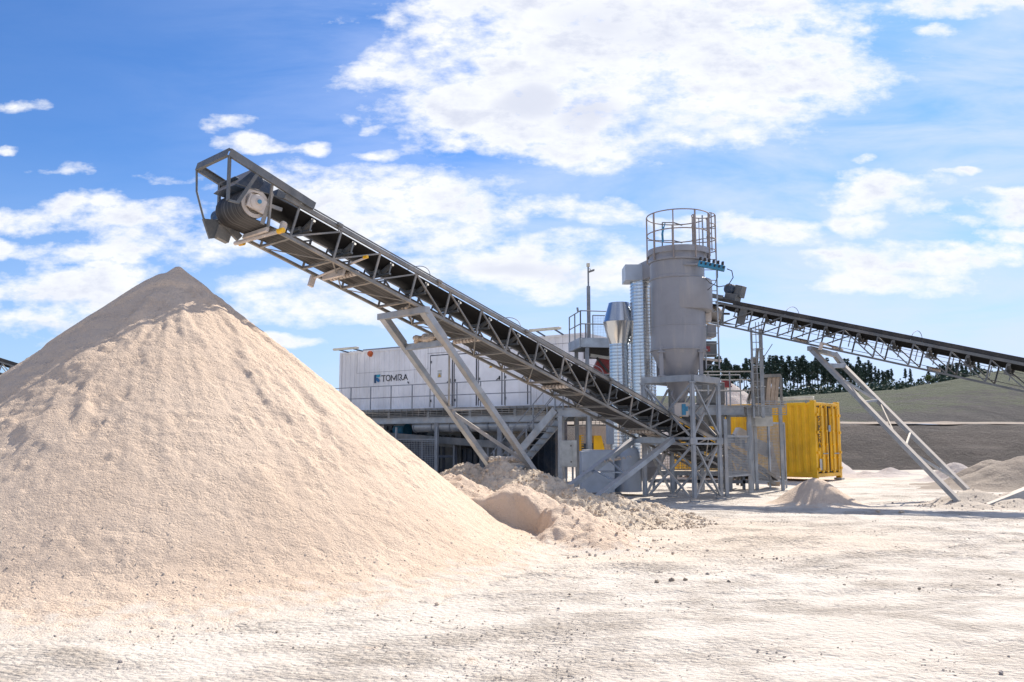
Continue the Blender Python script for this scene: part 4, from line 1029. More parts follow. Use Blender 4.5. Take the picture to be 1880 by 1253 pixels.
def m4c(q):
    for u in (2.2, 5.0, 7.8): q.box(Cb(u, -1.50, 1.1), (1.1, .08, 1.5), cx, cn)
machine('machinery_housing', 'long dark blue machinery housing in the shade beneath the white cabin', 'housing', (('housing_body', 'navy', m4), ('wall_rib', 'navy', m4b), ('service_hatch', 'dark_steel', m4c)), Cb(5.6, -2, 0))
def m5(q): q.bar(Cb(3.3, .6, 1.75), Cb(9.6, .6, 1.35), .55, .16); q.bar(Cb(3.3, .88, 1.72), Cb(9.6, .88, 1.32), .04, .26)
def m5b(q):
    for u in (3.6, 5.2, 6.8, 8.4): q.bar(Cb(u, .6, 0), Cb(u, .6, 1.55 - (u - 3.6) * .06), .07, .07)
def m5c(q):
    for i in range(16): q.tube(Cb(3.6 + i * .37, .32, 1.64 - i * .0235), Cb(3.6 + i * .37, .86, 1.64 - i * .0235), .05, 8)
machine('transfer_conveyor', 'flat dark conveyor running under the cabin behind the wire fence', 'conveyor', (('conveyor_frame', 'dark_steel', m5), ('support_leg', 'frame_steel', m5b), ('roller', 'black', m5c)), Cb(6.4, .6, 0))
# lower wire fence
def fence_run(name, lab, P0, P1, h, post_h, mat='frame_steel', step=.06, wire=.010, n=2, grp=None):
    P0 = Vector(P0); P1 = Vector(P1); r_ = thing(name, (P0 + P1) / 2 - Vz * ((P0 + P1) / 2).z, lab, 'fence', grp); ax = (P1 - P0); L = ax.length; ax.normalize()
    for i in range(n):
        q = MB(); mesh_panel(q, P0 + ax * (L * i / n + .05) + Vz * .1, ax, L / n - .1, h - .1, step, wire, .03); q.build('wire_panel', M[mat], r_)
    for i in range(n + 1):
        q = MB(); p = P0 + ax * (L * i / n); q.bar(p - Vz * .05, p + Vz * post_h, .06, .06, ax); q.build('fence_post', M[mat], r_)
    return r_
fa = Cb(-.4, VW + 1.1, 0); fb_ = Cb(7.4, VW + 1.1, 0)
fence_run('wire_fence', 'grey wire mesh fence below the cabin platform', fa, fb_, 1.55, 2.0, 'frame_steel', .075, .012, 4)

# ------------------------------------------------------------------ staircase and landing
st = thing('staircase', at(990, 840, 27.5) - Vz * at(990, 840, 27.5).z, 'steep galvanised staircase leading up to the cabin platform', 'stairs')
top = at(1019, 753, 27.2); bot = Vector((top.x, top.y, 0)) - cx * 2.5 ; bot.z = .05
wv_ = cn * -.85
for o_ in (Vector((0, 0, 0)), wv_):
    q = MB(); q.bar(top + o_, bot + o_, .05, .24, (0, 0, 1)); q.build('stringer', M['galv'], st)
for i in range(12):
    q = MB(); p = top.lerp(bot, (i + .5) / 12); q.box(p + wv_ / 2 , (.24, .80, .03), cx, cn); q.build('tread', M['frame_steel'], st)
for o_ in (Vector((0, 0, 0)), wv_):
    q = MB(); q.tube(top + o_ + Vz * 1.0, bot + o_ + Vz * 1.0, .018, 8); q.tube(top + o_ + Vz * .52, bot + o_ + Vz * .52, .015, 8)
    for f_ in (0, .33, .66, .95): p = top.lerp(bot, f_) + o_; q.bar(p, p + Vz * 1.0, .035, .035, cx)
    q.build('handrail', M['frame_steel'], st)
ld = thing('stair_landing', Vector((top.x + 1, top.y, 0)), 'steel landing and walkway at the top of the stairs', 'walkway')
e2 = top + cx * 2.1
q = MB()
q.channel(top + Vz * -.10, e2 + Vz * -.10, .08, .26, .012, (0, 0, 1), -1); q.channel(top + wv_ * 1.6 + Vz * -.10, e2 + wv_ * 1.6 + Vz * -.10, .08, .26, .012); q.box((top + e2) / 2 + wv_ * .8 + Vz * .03, (2.1, 1.3, .03), cx, cn)
q.build('walkway_beam', M['galv'], ld)
q = MB(); railing(q, [top + cx * .3, e2], 1.05, .9, (1.0, .5), .016); q.build('handrail', M['frame_steel'], ld)
for dp, w_ in ((.22, .15), (1.25, .10)):
    q = MB(); p = top + cx * dp; q.bar(Vector((p.x, p.y, -.05)), p + Vz * -.2, w_, w_, cx); q.build('column', M['galv'], ld)
q = MB(); p = at(1055, 781, 27.4); mesh_panel(q, p, cx, 1.2, .26, .14, .015, .03, .06); q.build('cable_tray', M['truss'], ld)

# grey electric cabinet
ec = thing('electric_cabinet', gnd(1048, 893), 'light grey electric cabinet on a post under the stair landing', 'cabinet')
a = at(1034, 858, 26.3); w_ = .31; h_ = .81
q = MB(); q.box(a + Vector((w_ / 2, .11, h_ / 2)), (w_ + .22, .22, h_)); q.build('cabinet_body', M['box_grey'], ec, bevel=.008)
q = MB(); q.box(a + Vector((w_ / 2 - .04, -.012, h_ / 2)), (w_ + .02, .02, h_ - .04)); dd = q.build('cabinet_door', M['box_grey'], ec, bevel=.005)
q = MB()
for f_ in (.2, .8): q.box(a + Vector((w_ - .07, -.03, h_ * f_)), (.03, .02, .05))
q.build('door_lock', M['black'], dd)
q = MB(); q.bar((a.x + .1, a.y + .15, -.05), (a.x + .1, a.y + .15, a.z), .06, .06); q.bar((a.x + .3, a.y + .15, -.05), (a.x + .3, a.y + .15, a.z), .06, .06); q.build('cabinet_stand', M['frame_steel'], ec)

# yellow machine and concrete wall behind the stairs
ym = thing('yellow_machine', gnd(1087, 888), 'yellow machine with a slatted guard glimpsed behind the grey cabinet', 'machine')
q = MB(); y0 = 31.0
q.prism([at(1090, 842, y0), at(1104, 842, y0), at(1110, 825, y0), at(1104, 800, y0), at(1090, 800, y0)], (0, .8, 0)); q.box(at(1064, 824, y0) + Vector((0, .3, 0)), (.14, .5, .95)); q.build('machine_body', M['yellow'], ym, bevel=.01)
q = MB()
for i in range(12): q.box(at(1066, 848, y0) + Vector((0, -.05, i * .085)), (.22, .03, .03))
q.build('slatted_guard', M['yellow_dirty'], ym)
q = MB(); q.box(Vector((at(1085, 840, y0).x, y0 + .5, .65)), (1.0, .7, 1.5)); q.build('machine_base', M['navy'], ym)
cw = MB(); p = at(1065, 812, 32.5); cw.box((p.x + .9, 32.6, 1.25), (2.0, .15, 1.6)); cw = cw.build('concrete_panel', M['gravel_grey']); tag(cw, 'plain grey concrete panel standing behind the yellow machine', 'wall')

# ------------------------------------------------------------------ mast platform
mp = thing('mast_platform', at(1088, 620, 27.0) - Vz * at(1088, 620, 27.0).z, 'high steel service platform with railing left of the silo', 'platform')
zt_ = at(1066, 621, 27.0).z; P0 = Vector((at(1066, 621, 27.0).x, 27.0, zt_)); axp = Vector((.985, .17, 0)).normalized(); ayp = Vector((-.17, .985, 0))
q = MB(); q.bar(P0 - Vz * .14, P0 + axp * 1.9 - Vz * .14, .08, .30); q.bar(P0 + ayp * 1.5 - Vz * .14, P0 + axp * 1.9 + ayp * 1.5 - Vz * .14, .08, .30); q.bar(P0 - Vz * .14, P0 + ayp * 1.5 - Vz * .14, .08, .3); q.box(P0 + axp * .95 + ayp * .75, (1.9, 1.5, .03), axp, ayp)
q.build('deck', M['galv_cool'], mp)
q = MB(); railing(q, [P0 + ayp * 1.5, P0, P0 + axp * 1.9], .88, .9, (1.0, .52), .018); q.bar(P0 - axp * .08 + Vz * .85, P0 - axp * .1 + Vz * .98, .06, .05); q.build('handrail', M['frame_steel'], mp)
q = MB(); mesh_panel(q, P0 + axp * .42 + ayp * .05, axp, .8, .75, .05, .005, .03); q.build('wire_panel', M['frame_steel'], mp)
for d_ in (.22, 1.7):
    for e_ in (.05, 1.45):
        q = MB(); p = P0 + axp * d_ + ayp * e_; q.bar((p.x, p.y, -.05), (p.x, p.y, zt_ - .28), .12, .12); q.build('column', M['frame_steel'], mp)
ma = thing('camera_mast', Vector((at(1081, 600, 27.3).x, 27.3, zt_)), 'thin steel mast with a small security camera at its top', 'mast')
mx = at(1081, 600, 27.3).x; z1 = at(1081, 526, 27.3).z; z2 = at(1081, 488, 27.3).z
q = MB(); q.bar((mx, 27.3, zt_ - .0), (mx, 27.3, z1), .11, .11); q.bar((mx, 27.3, z1), (mx, 27.3, z2), .05, .05); q.bar((mx - .1, 27.3, zt_), (mx - .1, 27.3, zt_ + .5), .05, .05); q.build('pole', M['frame_steel'], ma)
q = MB(); q.box((mx, 27.3, z2 + .02), (.11, .09, .12)); q.build('lamp_head', M['lamp_white'], ma, bevel=.01)
q = MB(); q.path([(mx, 27.3, z2 - .12), (mx + .06, 27.28, z2 - .11), (mx + .08, 27.27, z2 - .17)], .012, 6); q.box((mx + .11, 27.22, z2 - .19), (.18, .07, .06), (1, .1, .35)); q.lathe([(0, 0), (.035, .0), (.035, .03), (0, .03)], (mx + .03, 27.20, z2 - .22), (-1, -.1, -.35), 12); q.build('security_camera', M['dark_steel'], ma)
# red and black sorting machine under that platform
rm = thing('red_machine', Vector((at(1105, 650, 28).x, 28.2, 0)), 'partly hidden red and black machine under the mast platform', 'machine')
q = MB(); b_ = Vector((at(1107, 662, 28).x, 28.2, at(1107, 662, 28).z)); q.prism([b_ + Vector((-.35, 0, -.35)), b_ + Vector((.5, 0, -.5)), b_ + Vector((.5, 0, .2)), b_ + Vector((-.1, 0, .12))], (0, .9, 0)); q.build('machine_body', M['red'], rm, bevel=.02)
q = MB(); q.box(b_ + Vector((.1, .4, .40)), (1.3, 1.0, .5)); q.box(b_ + Vector((.1, .5, -.9)), (1.2, .9, 1.2)); q.bar(b_ + Vector((-.2, -.1, .1)), b_ + Vector((.2, -.1, -.4)), .06, .08); q.build('machine_housing', M['black'], rm, bevel=.02)
q = MB(); q.box(b_ + Vector((.0, -.06, .12)), (.8, .1, .10), (1, 0, -.15)); q.build('cover_edge', M['box_grey'], rm)
q = MB()
for dx_ in (-.4, .6): q.bar(b_ + Vector((dx_, .4, -1.2)), Vector((b_.x + dx_, b_.y + .4, 0)), .12, .12)
q.build('support_leg', M['frame_steel'], rm)

# ------------------------------------------------------------------ ducts
def wavy(zs, r, amp, pitch):
    prof = []; z = zs[0]
    while z < zs[1]:
        prof += [(r, z), (r, z + pitch * .62), (r + amp, z + pitch * .75), (r + amp, z + pitch * .88)]; z += pitch
    return prof
dY = 23.9; dxx = at(1180, 600, dY).x
du = thing('spiral_duct', (dxx, dY, 0), 'tall ribbed spiral duct joined to the silo by a square box', 'duct')
zb = at(1180, 519, dY).z; zc_ = at(1165, 489, dY - .1).z
q = MB(); q.lathe(wavy((1.0, zb), .335, .012, .095), (dxx, dY, 0), (0, 0, 1), 72); q.build('spiral_pipe', M['shiny'], du, smooth=True)
q = MB(); x0 = at(1149, 500, dY - .35).x; q.box(((x0 + dxx + .36) / 2 - .05, dY, (zb + zc_) / 2), (dxx + .30 - x0, .72, zc_ - zb)); q.build('elbow_box', M['bluegrey_box'], du, bevel=.012)
q = MB(); q.bar((dxx + .15, dY, (zb + zc_) / 2 + .03), (4.2, 22.6, (zb + zc_) / 2 + .03), .55, zc_ - zb + .06); q.build('connecting_duct', M['silo'], du, bevel=.01)
sY = 24.3; sx = at(1137.5, 600, sY).x
es = thing('exhaust_stack', (sx, sY, 0), 'spiral exhaust stack topped by a shiny double cone cowl', 'exhaust stack')
zz_ = [at(1137, y, sY).z for y in (634, 593, 558)]
q = MB(); q.lathe(wavy((1.25, zz_[0]), .305, .010, .095), (sx, sY, 0), (0, 0, 1), 72); q.build('spiral_pipe', M['shiny'], es, smooth=True)
q = MB(); q.lathe([(.30, zz_[0] - .03), (.30, zz_[0]), (.47, zz_[1]), (.477, zz_[1] + .008)], (sx, sY, 0), (0, 0, 1), 48); q.build('lower_cone', M['shiny'], es, smooth=True)
q = MB(); q.lathe([(.477, zz_[1] + .008), (.47, zz_[1] + .02), (.315, zz_[2]), (.31, zz_[2] + .012), (.29, zz_[2] + .012), (.28, zz_[2] - .1), (0, zz_[2] - .12)], (sx, sY, 0), (0, 0, 1), 48); q.build('upper_cone', M['shiny'], es, smooth=True)
# fan box and tank at its foot
fx = at(1098, 868, 23.4)
fb2 = thing('filter_housing', (fx.x + .4, 23.8, 0), 'pale blue sheet metal fan housing with round tank at the foot of the ducts', 'fan housing')
a = at(1069, 908, 23.3); b__ = at(1128, 829, 23.3)
q = MB(); q.box(((a.x + b__.x) / 2, 23.75, (b__.z + .08) / 2), (b__.x - a.x, .9, b__.z - .08)); q.box(((a.x + b__.x) / 2 + .02, 23.75, b__.z + .01), (b__.x - a.x - .1, .8, .05)); q.build('housing', M['bluegrey_box'], fb2, bevel=.01)
q = MB(); q.box(((a.x + b__.x) / 2, 23.29, b__.z * .56), (b__.x - a.x - .04, .015, .02)); q.build('panel_joint', M['frame_steel'], fb2)
q = MB(); c0 = at(1150, 870, 23.9); q.lathe([(.0, .10), (.42, .10), (.42, 1.05), (.40, 1.15), (.30, 1.28), (.30, 1.3)], (c0.x, 23.9, 0), (0, 0, 1), 32); q.build('round_tank', M['bluegrey_box'], fb2, smooth=True)
q = MB(); q.lathe([(0, -.55), (.16, -.48), (.5, -.1), (.5, .25), (.16, .5), (0, .5)], at(1183, 850, 24.2), (0, 0, 1), 28); q.build('hopper', M['silo'], fb2, smooth=True)
q = MB(); a1 = at(1115, 816, 24.3); b1 = at(1160, 755, 24.3); q.box(((a1.x + b1.x) / 2, 24.35, (a1.z + b1.z) / 2), (b1.x - a1.x, .5, b1.z - a1.z)); q.build('duct_box', M['bluegrey_box'], fb2, bevel=.01)
q = MB(); q.box((a.x + .45, 23.7, .05), (1.2, 1.0, .10)); q.build('base_frame', M['dark_steel'], fb2)

# ------------------------------------------------------------------ silo with filter and its tower
TC = Vector((4.36, 22.05, 0)); TR = .985
si = thing('dust_silo', TC, 'tall grey filter silo with caged top standing on a braced steel tower', 'silo')
zt = at(1263, 693, 21.1).z; zm = at(1270, 810, 21.1).z
cor = [TC + Vector((math.cos(R(q_)), math.sin(R(q_)), 0)) * TR for q_ in (-85, 5, 95, 185)]
for p in cor:
    q = MB(); q.box(p + Vz * zt / 2, (.05, .12, zt - .2), (1, 0, 0), (0, 1, 0)); q.box(p + Vz * zt / 2, (.118, .05, zt - .202), (1, 0, 0), (0, 1, 0)); q.box(p + Vz * .02, (.22, .22, .04)); q.box(p + Vz * (zt - .12), (.16, .16, .04)); q.box(p + Vz * zm, (.17, .17, .16)); q.build('tower_post', M['galv'], si)
for i in range(4):
    a, b_ = cor[i], cor[(i + 1) % 4]
    q = MB(); q.bar(a + Vz * (zt - .02), b_ + Vz * (zt - .02), .13, .16); e = (b_ - a).normalized() * .08; q.build('top_beam', M['galv'], si)
    q = MB(); q.bar(a + e + Vz * (zm + .06), b_ - e + Vz * (zm + .06), .05, .06); q.bar(a + e + Vz * (zm - .07), b_ - e + Vz * (zm - .07), .05, .05); q.build('middle_beam', M['galv'], si)
    q = MB(); off = (b_ - a).cross(Vz).normalized() * .03
    q.bar(a + e + Vz * (zt - .2) + off, b_ - e + Vz * (zm + .14) + off, .045, .05); q.bar(b_ - e + Vz * (zt - .2) - off, a + e + Vz * (zm + .14) - off, .045, .05)
    q.bar(a + e + Vz * (zm - .14) + off, b_ - e + Vz * .1 + off, .05, .05); q.bar(b_ - e + Vz * (zm - .14) - off, a + e + Vz * .1 - off, .05, .05)
    q.build('cross_brace', M['galv'], si)
# body
zf = lambda y, Y=21.4: at(1250, y, Y).z
bx = at(1245, 600, 22.05).x; C0 = Vector((bx, 22.05, 0))
z_cone0, z_flange, z_sh, z_bt, z_ring, z_cap0, z_cap1 = zf(737), zf(641), zf(566), zf(511), zf(509), zf(476), zf(457)
q = MB(); q.lathe([(.10, z_cone0), (.13, z_cone0 + .02), (.17, z_cone0 + .12), (.69, z_flange - .05), (.70, z_flange), (.735, z_flange + .005), (.735, z_flange + .035), (.70, z_flange + .04), (.70, z_flange + .62), (.706, z_flange + .625), (.706, z_flange + .64), (.70, z_flange + .645), (.70, z_bt + .03), (.725, z_bt + .05), (.725, z_bt + .09), (.70, z_bt + .10), (.705, z_cap0), (.71, z_cap0)], C0, (0, 0, 1), 64); q.build('silo_body', M['silo'], si, smooth=True)
q = MB(); c1 = C0 + Vector((.165, -.01, 0)); q.lathe([(.56, z_sh - .03), (.715, z_sh), (.73, z_sh + .03), (.73, z_bt + .02), (.71, z_bt + .04), (.55, z_bt + .06)], c1, (0, 0, 1), 64); q.build('inlet_plenum', M['silo'], si, smooth=True)
q = MB(); q.lathe([(.70, z_cap0 - .0), (.76, z_cap0 + .01), (.77, z_cap0 + .06), (.75, z_cap0 + .10), (.74, z_cap1), (.66, z_cap1 + .03), (0, z_cap1 + .06)], C0 + Vector((.03, 0, 0)), (0, 0, 1), 64)
for i in range(24): an = R(15 * i); q.lathe([(0, 0), (.018, 0), (.018, .03), (0, .03)], C0 + Vector((.03 + .735 * math.cos(an), .735 * math.sin(an), z_cap1 + .0)), (0, 0, 1), 6)
q.build('silo_cap', M['silo'], si, smooth=True)
q = MB()   # support lugs between the body and the tower
for an in (-140, -50, 40, 130): p = C0 + Vector((math.cos(R(an)), math.sin(R(an)), 0)) * .70; q.bar(p + Vz * (zt + .05), p + Vz * (z_flange + .10), .09, .09); q.box(p + Vz * (z_flange - .06), (.18, .18, .03)); q.box(p + Vz * (zt + .07), (.16, .16, .03))
q.build('support_lug', M['silo'], si)
q = MB(); q.box(C0 + Vz * (z_cone0 - .19), (.36, .36, .36)); q.build('outlet_valve', M['valve_white'], si, bevel=.01)
q = MB(); q.box(C0 + Vector((.06, -.19, z_cone0 - .19)), (.10, .02, .28)); q.box(C0 + Vector((.14, -.19, z_cone0 - .17)), (.05, .025, .12)); q.build('blue_streak', M['blue'], si)
q = MB()
for sx_ in (-.15, .15): q.path([C0 + Vector((sx_ * 1.0, -.12, z_cone0 - .02)), C0 + Vector((sx_ * 1.7, -.2, z_cone0 + .18)), C0 + Vector((sx_ * 1.4, -.16, z_cone0 + .28))], .03, 8)
q.build('outlet_hose', M['silo'], si, smooth=True)
# top railing
RR = .82; RC = C0 + Vector((.06, 0, 0)); zr0 = zf(456, 21.25); zr1 = zf(384, 21.25)
def ring(mb, z, r=RR, a0=0, a1=360, rad=.016, cc=None):
    cc = cc or RC; n = 48; P = [cc + Vector((r * math.cos(R(a0 + (a1 - a0) * i / n)), r * math.sin(R(a0 + (a1 - a0) * i / n)), z)) for i in range(n + (0 if a1 - a0 == 360 else 1))]
    mb.path(P, rad, 6, closed=(a1 - a0 == 360))
q = MB(); ring(q, zr1, a0=30, a1=375); ring(q, (zr0 + zr1) / 2 + .02, a0=30, a1=375)
for an in range(-150, 200, 40):
    p = RC + Vector((RR * math.cos(R(an)), RR * math.sin(R(an)), 0)); q.bar(p + Vz * (zr0 - .22), p + Vz * zr1, .04, .03, (-math.sin(R(an)), math.cos(R(an)), 0))
q.build('top_railing', M['rusty'], si)
q = MB(); P = []; q.lathe([(RR - .01, zr0 - .05), (RR + .002, zr0 - .05), (RR + .002, zr0 + .10), (RR - .01, zr0 + .10), (RR - .01, zr0 - .05)], RC, (0, 0, 1), 64); q.build('toe_board', M['silo'], si, smooth=True)
# ladder cage top right and ladder down the right side
LC = RC + Vector((.70, -.05, 0)); q = MB()
for z in (zr1 + .06, zr1 - .22, zr0 + .42, zr0 + .12): ring(q, z, .30, -70, 200, .014, LC + Vector((-.02, .1, 0)))
for an in (-60, -10, 45, 100, 150): p = LC + Vector((.30 * math.cos(R(an)) - .02, .1 + .30 * math.sin(R(an)), 0)); q.bar(p + Vz * (zr0 + .05), p + Vz * (zr1 + .07), .03, .012, (-math.sin(R(an)), math.cos(R(an)), 0))
q.bar(LC + Vector((-.33, -.2, zr0)), LC + Vector((-.33, -.2, zr1)), .05, .03); q.bar(LC + Vector((-.28, .0, zr0)), LC + Vector((-.28, .0, zr1)), .05, .03)
q.build('ladder_cage', M['rusty'], si)
q = MB(); lx = LC + Vector((.14, .16, 0))
for d_ in (-.17, .17): q.bar(lx + Vector((d_, 0, zt + .3)), lx + Vector((d_, 0, zr1 + .08)), .03, .05)
z = zt + .4
while z < zr1: q.tube(lx + Vector((-.17, 0, z)), lx + Vector((.17, 0, z)), .012, 6); z += .28
q.build('ladder', M['galv'], si)
# blue pulse valve bar
q = MB(); v0 = at(1282, 484, 21.35); v1 = at(1331, 494, 21.2); q.bar(v0, v1, .14, .15, (0, 0, 1)); vb = q.build('valve_manifold', M['blue'], si, bevel=.02)
q = MB()
for i in range(6): p = v0.lerp(v1, (i + .5) / 6); q.tube(p + Vz * .06, p + Vz * .14, .035, 8); q.box(p + Vector((0, -.02, .15)), (.05, .07, .04)); q.tube(p - Vector((0, .07, 0)), p - Vector((0, .11, -.02)), .025, 8)
q.build('pulse_valve', M['black'], vb)
q = MB()
e = v1 + Vector((.05, 0, 0)); q.path([e, e + Vector((.12, 0, -.05)), e + Vector((.15, 0, -.22)), e + Vector((.02, 0, -.42)), e + Vector((-.22, 0, -.46)), e + Vector((-.42, .1, -.34)), e + Vector((-.48, .3, -.18))], .013, 6)
e2_ = v0.lerp(v1, .72); q.path([e2_ - Vz * .07, e2_ + Vector((0, 0, -.25)), e2_ + Vector((-.08, 0, -.42)), e2_ + Vector((-.22, .2, -.55))], .010, 6); q.build('air_hose', M['black'], vb)
q = MB(); q.path([at(1218, 417, 22.0), at(1216, 430, 22), at(1217, 445, 22)], .03, 6); q.path([at(1221, 410, 22.0), at(1216, 428, 22)], .015, 6); q.build('blue_hose', M['blue'], si)
q = MB(); q.bar(at(1216, 409, 22.3), at(1216, 459, 22.3), .03, .03); q.tube(at(1216, 409, 22.3), at(1236, 409, 22.1), .014, 6); q.tube(at(1236, 409, 22.1), at(1252, 414, 21.9), .02, 6); q.tube(at(1190, 442, 22.0), at(1236, 442, 22.3), .012, 6); q.tube(at(1236, 442, 22.3), at(1252, 446, 22.0), .02, 6); q.build('hatch_prop', M['dark_steel'], si)
q = MB(); q.box(at(1268, 486, 21.35) + Vector((0, .1, 0)), (.36, .3, .03)); q.build('valve_shelf', M['silo'], si)
# rail/ladder strip on the left of the silo
q = MB()
for d_ in (0, .10): q.bar(Vector((bx - .74 - d_, 21.9, z_flange + .4)), Vector((bx - .74 - d_, 21.9, z_bt - .15)), .02, .03)
for i in range(12): q.bar(Vector((bx - .86, 21.9, z_flange + .45 + i * .085)), Vector((bx - .72, 21.9, z_flange + .45 + i * .085)), .015, .015)
q.build('side_bracket', M['truss'], si)
# equipment hung on the right flank
for y0_, y1_, x0_, x1_, mat, nm in ((565, 592, 1293, 1303, 'valve_white', 'side_duct'), (598, 620, 1296, 1312, 'silo', 'control_box'), (628, 655, 1293, 1313, 'dark_steel', 'rotary_feeder')):
    a = at(x0_, y1_, 22.4); b_ = at(x1_, y0_, 22.4); q = MB(); q.box((a + b_) / 2, (b_.x - a.x, .35, b_.z - a.z)); q.build(nm, M[mat], si, bevel=.01)
q = MB(); q.box(at(1300, 641, 22.0), (.10, .05, .14)); q.build('red_cover', M['red'], si)
q = MB(); q.tube(at(1290, 659, 22.2), at(1324, 663, 22.2), .035, 10); q.tube(at(1290, 621, 22.2), at(1306, 622, 22.2), .03, 8); q.build('side_pipe', M['valve_white'], si)
q = MB(); q.prism([at(1294, 660, 22.3), at(1312, 662, 22.3), at(1294, 682, 22.3)], (0, .4, 0)); q.build('side_chute', M['black'], si)

# ------------------------------------------------------------------ right platform, ladder mast, bins
PY = 25.2; pz = at(1300, 746, PY).z
rp_ = thing('service_platform', (at(1350, 746, PY).x, PY + .6, 0), 'galvanised service platform with railing right of the silo', 'platform')
x0 = at(1262, 746, PY).x; x1 = at(1441, 746, PY).x
q = MB(); q.channel(Vector((x0, PY, pz - .13)), Vector((x1 - 1.2, PY, pz - .13)), .08, .26, .012, (0, 0, 1), -1); q.bar((x0, PY + 1.3, pz - .14), (x1, PY + 1.3, pz - .14), .08, .28); q.box(((x0 + x1) / 2, PY + .65, pz + .01), (x1 - x0, 1.25, .03)); q.build('deck', M['galv'], rp_)
q = MB(); railing(q, [(x0, PY + .04, pz), (x1 - .95, PY + .04, pz)], 1.02, .62, (1.0, .76, .45), .018); q.build('handrail', M['galv'], rp_); q = MB(); railing(q, [(x0, PY + 1.28, pz), (x1 - .95, PY + 1.28, pz)], 1.02, .8, (1.0, .5), .016); q.build('handrail', M['galv'], rp_)
for xx, y_ in ((x0 + .4, PY + .06), (x0 + .4, PY + 1.2), (at(1377, 800, PY).x, PY + .06), (x0 + 1.5, PY + 1.2)):
    if True:
        q = MB(); q.bar((xx, y_, -.05), (xx, y_, pz - .1), .11, .11); q.build('column', M['galv'], rp_)
q = MB()
for z in np.linspace(pz - .25, pz + .14, 7): q.bar((x1 - 1.15, PY - .12, z), (x1, PY - .12, z), .012, .02)
for i in range(8): q.bar((x1 - 1.15 + i * 1.15 / 7, PY - .12, pz - .26), (x1 - 1.15 + i * 1.15 / 7, PY - .12, pz + .16), .014, .014, (1, 0, 0))
q.build('basket_guard', M['galv'], rp_)
hb_ = thing('grey_hopper', (at(1305, 725, 26).x, 26, 0), 'dark grey square hopper behind the silo tower', 'hopper')
q = MB(); a = at(1284, 742, 26.8); b_ = at(1324, 704, 26.8); q.box((a + b_) / 2, (b_.x - a.x, .9, b_.z - a.z)); q.build('hopper_body', M['dark_steel'], hb_, bevel=.015)
q = MB(); c_ = (a + b_) / 2
q.prism([Vector((a.x, 26.4, a.z)), Vector((b_.x, 26.4, a.z)), Vector((c_.x + .15, 26.4, a.z - .7)), Vector((c_.x - .15, 26.4, a.z - .7))], (0, .8, 0)); q.build('hopper_chute', M['dark_steel'], hb_)
q = MB(); q.bar((c_.x - .4, 26.9, 0), (c_.x - .4, 26.9, a.z), .1, .1); q.bar((c_.x + .4, 26.9, 0), (c_.x + .4, 26.9, a.z), .1, .1); split_boxes(q, 'support_leg', M['frame_steel'], hb_)
rbx = MB(); p = at(1333, 704, 31.0); rbx.box(p, (.30, .3, .22)); rbx.box(p - Vz * .13, (.34, .34, .05)); rbx = rbx.build('red_sign_box', M['red'], bevel=.01); q = MB(); q.tube(p - Vz * .15, Vector((p.x, p.y, 0)), .03, 8); q.build('post', M['frame_steel'], rbx); tag(rbx, 'small red box on a post above the pale gravel pile', 'box')
# caged ladder mast
lm = thing('ladder_mast', (at(1393, 760, 25.0).x, 25.0, pz), 'tall caged ladder mast rising from the service platform under the right conveyor', 'ladder mast')
xa = at(1382, 700, 25.0).x; xb = at(1399, 700, 25.0).x; ztop = at(1390, 604, 25.0).z
for xx, w_ in ((xa, .05), (xb, .09)):
    q = MB(); q.bar((xx, 25.0, pz - .35), (xx, 25.0, ztop), w_, .07); q.build('upright', M['galv'], lm)
z = pz - .2
while z < ztop: q = MB(); q.tube((xa, 25.0, z), (xb, 25.0, z), .012, 6); q.build('rung', M['galv'], lm); z += .23
q = MB()
for xx in (xa + .04, xa + .13, xa + .22): q.bar((xx, 24.66, pz - .3), (xx, 24.66, ztop + .15), .02, .01)
for z in np.arange(pz, ztop + .2, .55): q.path([(xa, 25.0, z), (xa - .02, 24.8, z), (xa + .10, 24.65, z), (xb - .08, 24.65, z), (xb + .03, 24.8, z), (xb, 25.0, z)], .010, 5)
q.build('safety_cage', M['galv'], lm)
q = MB()
for i in range(6): q.box((xa + .10, 25.12, pz + .15 + i * .24), (.16 + .03 * (i % 2), .12, .16)); 
q.tube((xa + .02, 25.1, pz - .1), (xa + .2, 25.1, pz + 1.7), .05, 8); q.build('cable_box', M['truss'], lm)
q = MB(); q.tube((xb + .05, 25.0, at(1403, 659, 25).z), at(1418, 632, 25.0), .012, 5); q.build('antenna_rod', M['frame_steel'], lm)
# plank screen
sb = thing('screen_deck', (at(1415, 742, 26.0).x, 26.0, pz - .2), 'tilted weathered panels in a steel frame beside the ladder mast', 'screen')
for i, (xx, w_) in enumerate(((1413, 7), (1421, 6), (1428, 6))):
    q = MB(); a = at(xx - 4, 742, 26.0); b_ = at(xx, 693, 26.2); q.bar(a, b_, w_ / F * 26, .05, (0, 1, 0)); q.build('plank', M['wood'], sb)
q = MB(); q.bar(at(1396, 691, 26.2), at(1433, 690, 26.2), .12, .10); q.bar(at(1433, 690, 26.2), at(1435, 745, 26.2), .05, .07, (1, 0, 0)); q.bar(at(1380, 716, 26.2), at(1374, 742, 26.2), .05, .08, (1, 0, 0)); q.bar(at(1386, 690, 26.2), at(1372, 738, 26.2), .05, .06, (1, 0, 0)); q.bar(at(1427, 722, 26.3), at(1436, 722, 26.3), .05, .04); q.bar(at(1380, 745, 26.2), at(1440, 745, 26.2), .08, .08); q.build('screen_frame', M['truss'], sb)
q = MB(); q.box(at(1401, 718, 26.3), (.30, .1, .75)); q.build('back_plate', M['dark_steel'], sb)
for d_ in (1385, 1432):
    q = MB(); p = at(d_, 745, 26.2); q.bar((p.x, p.y, 0), p, .09, .09); q.build('support_leg', M['galv'], sb)
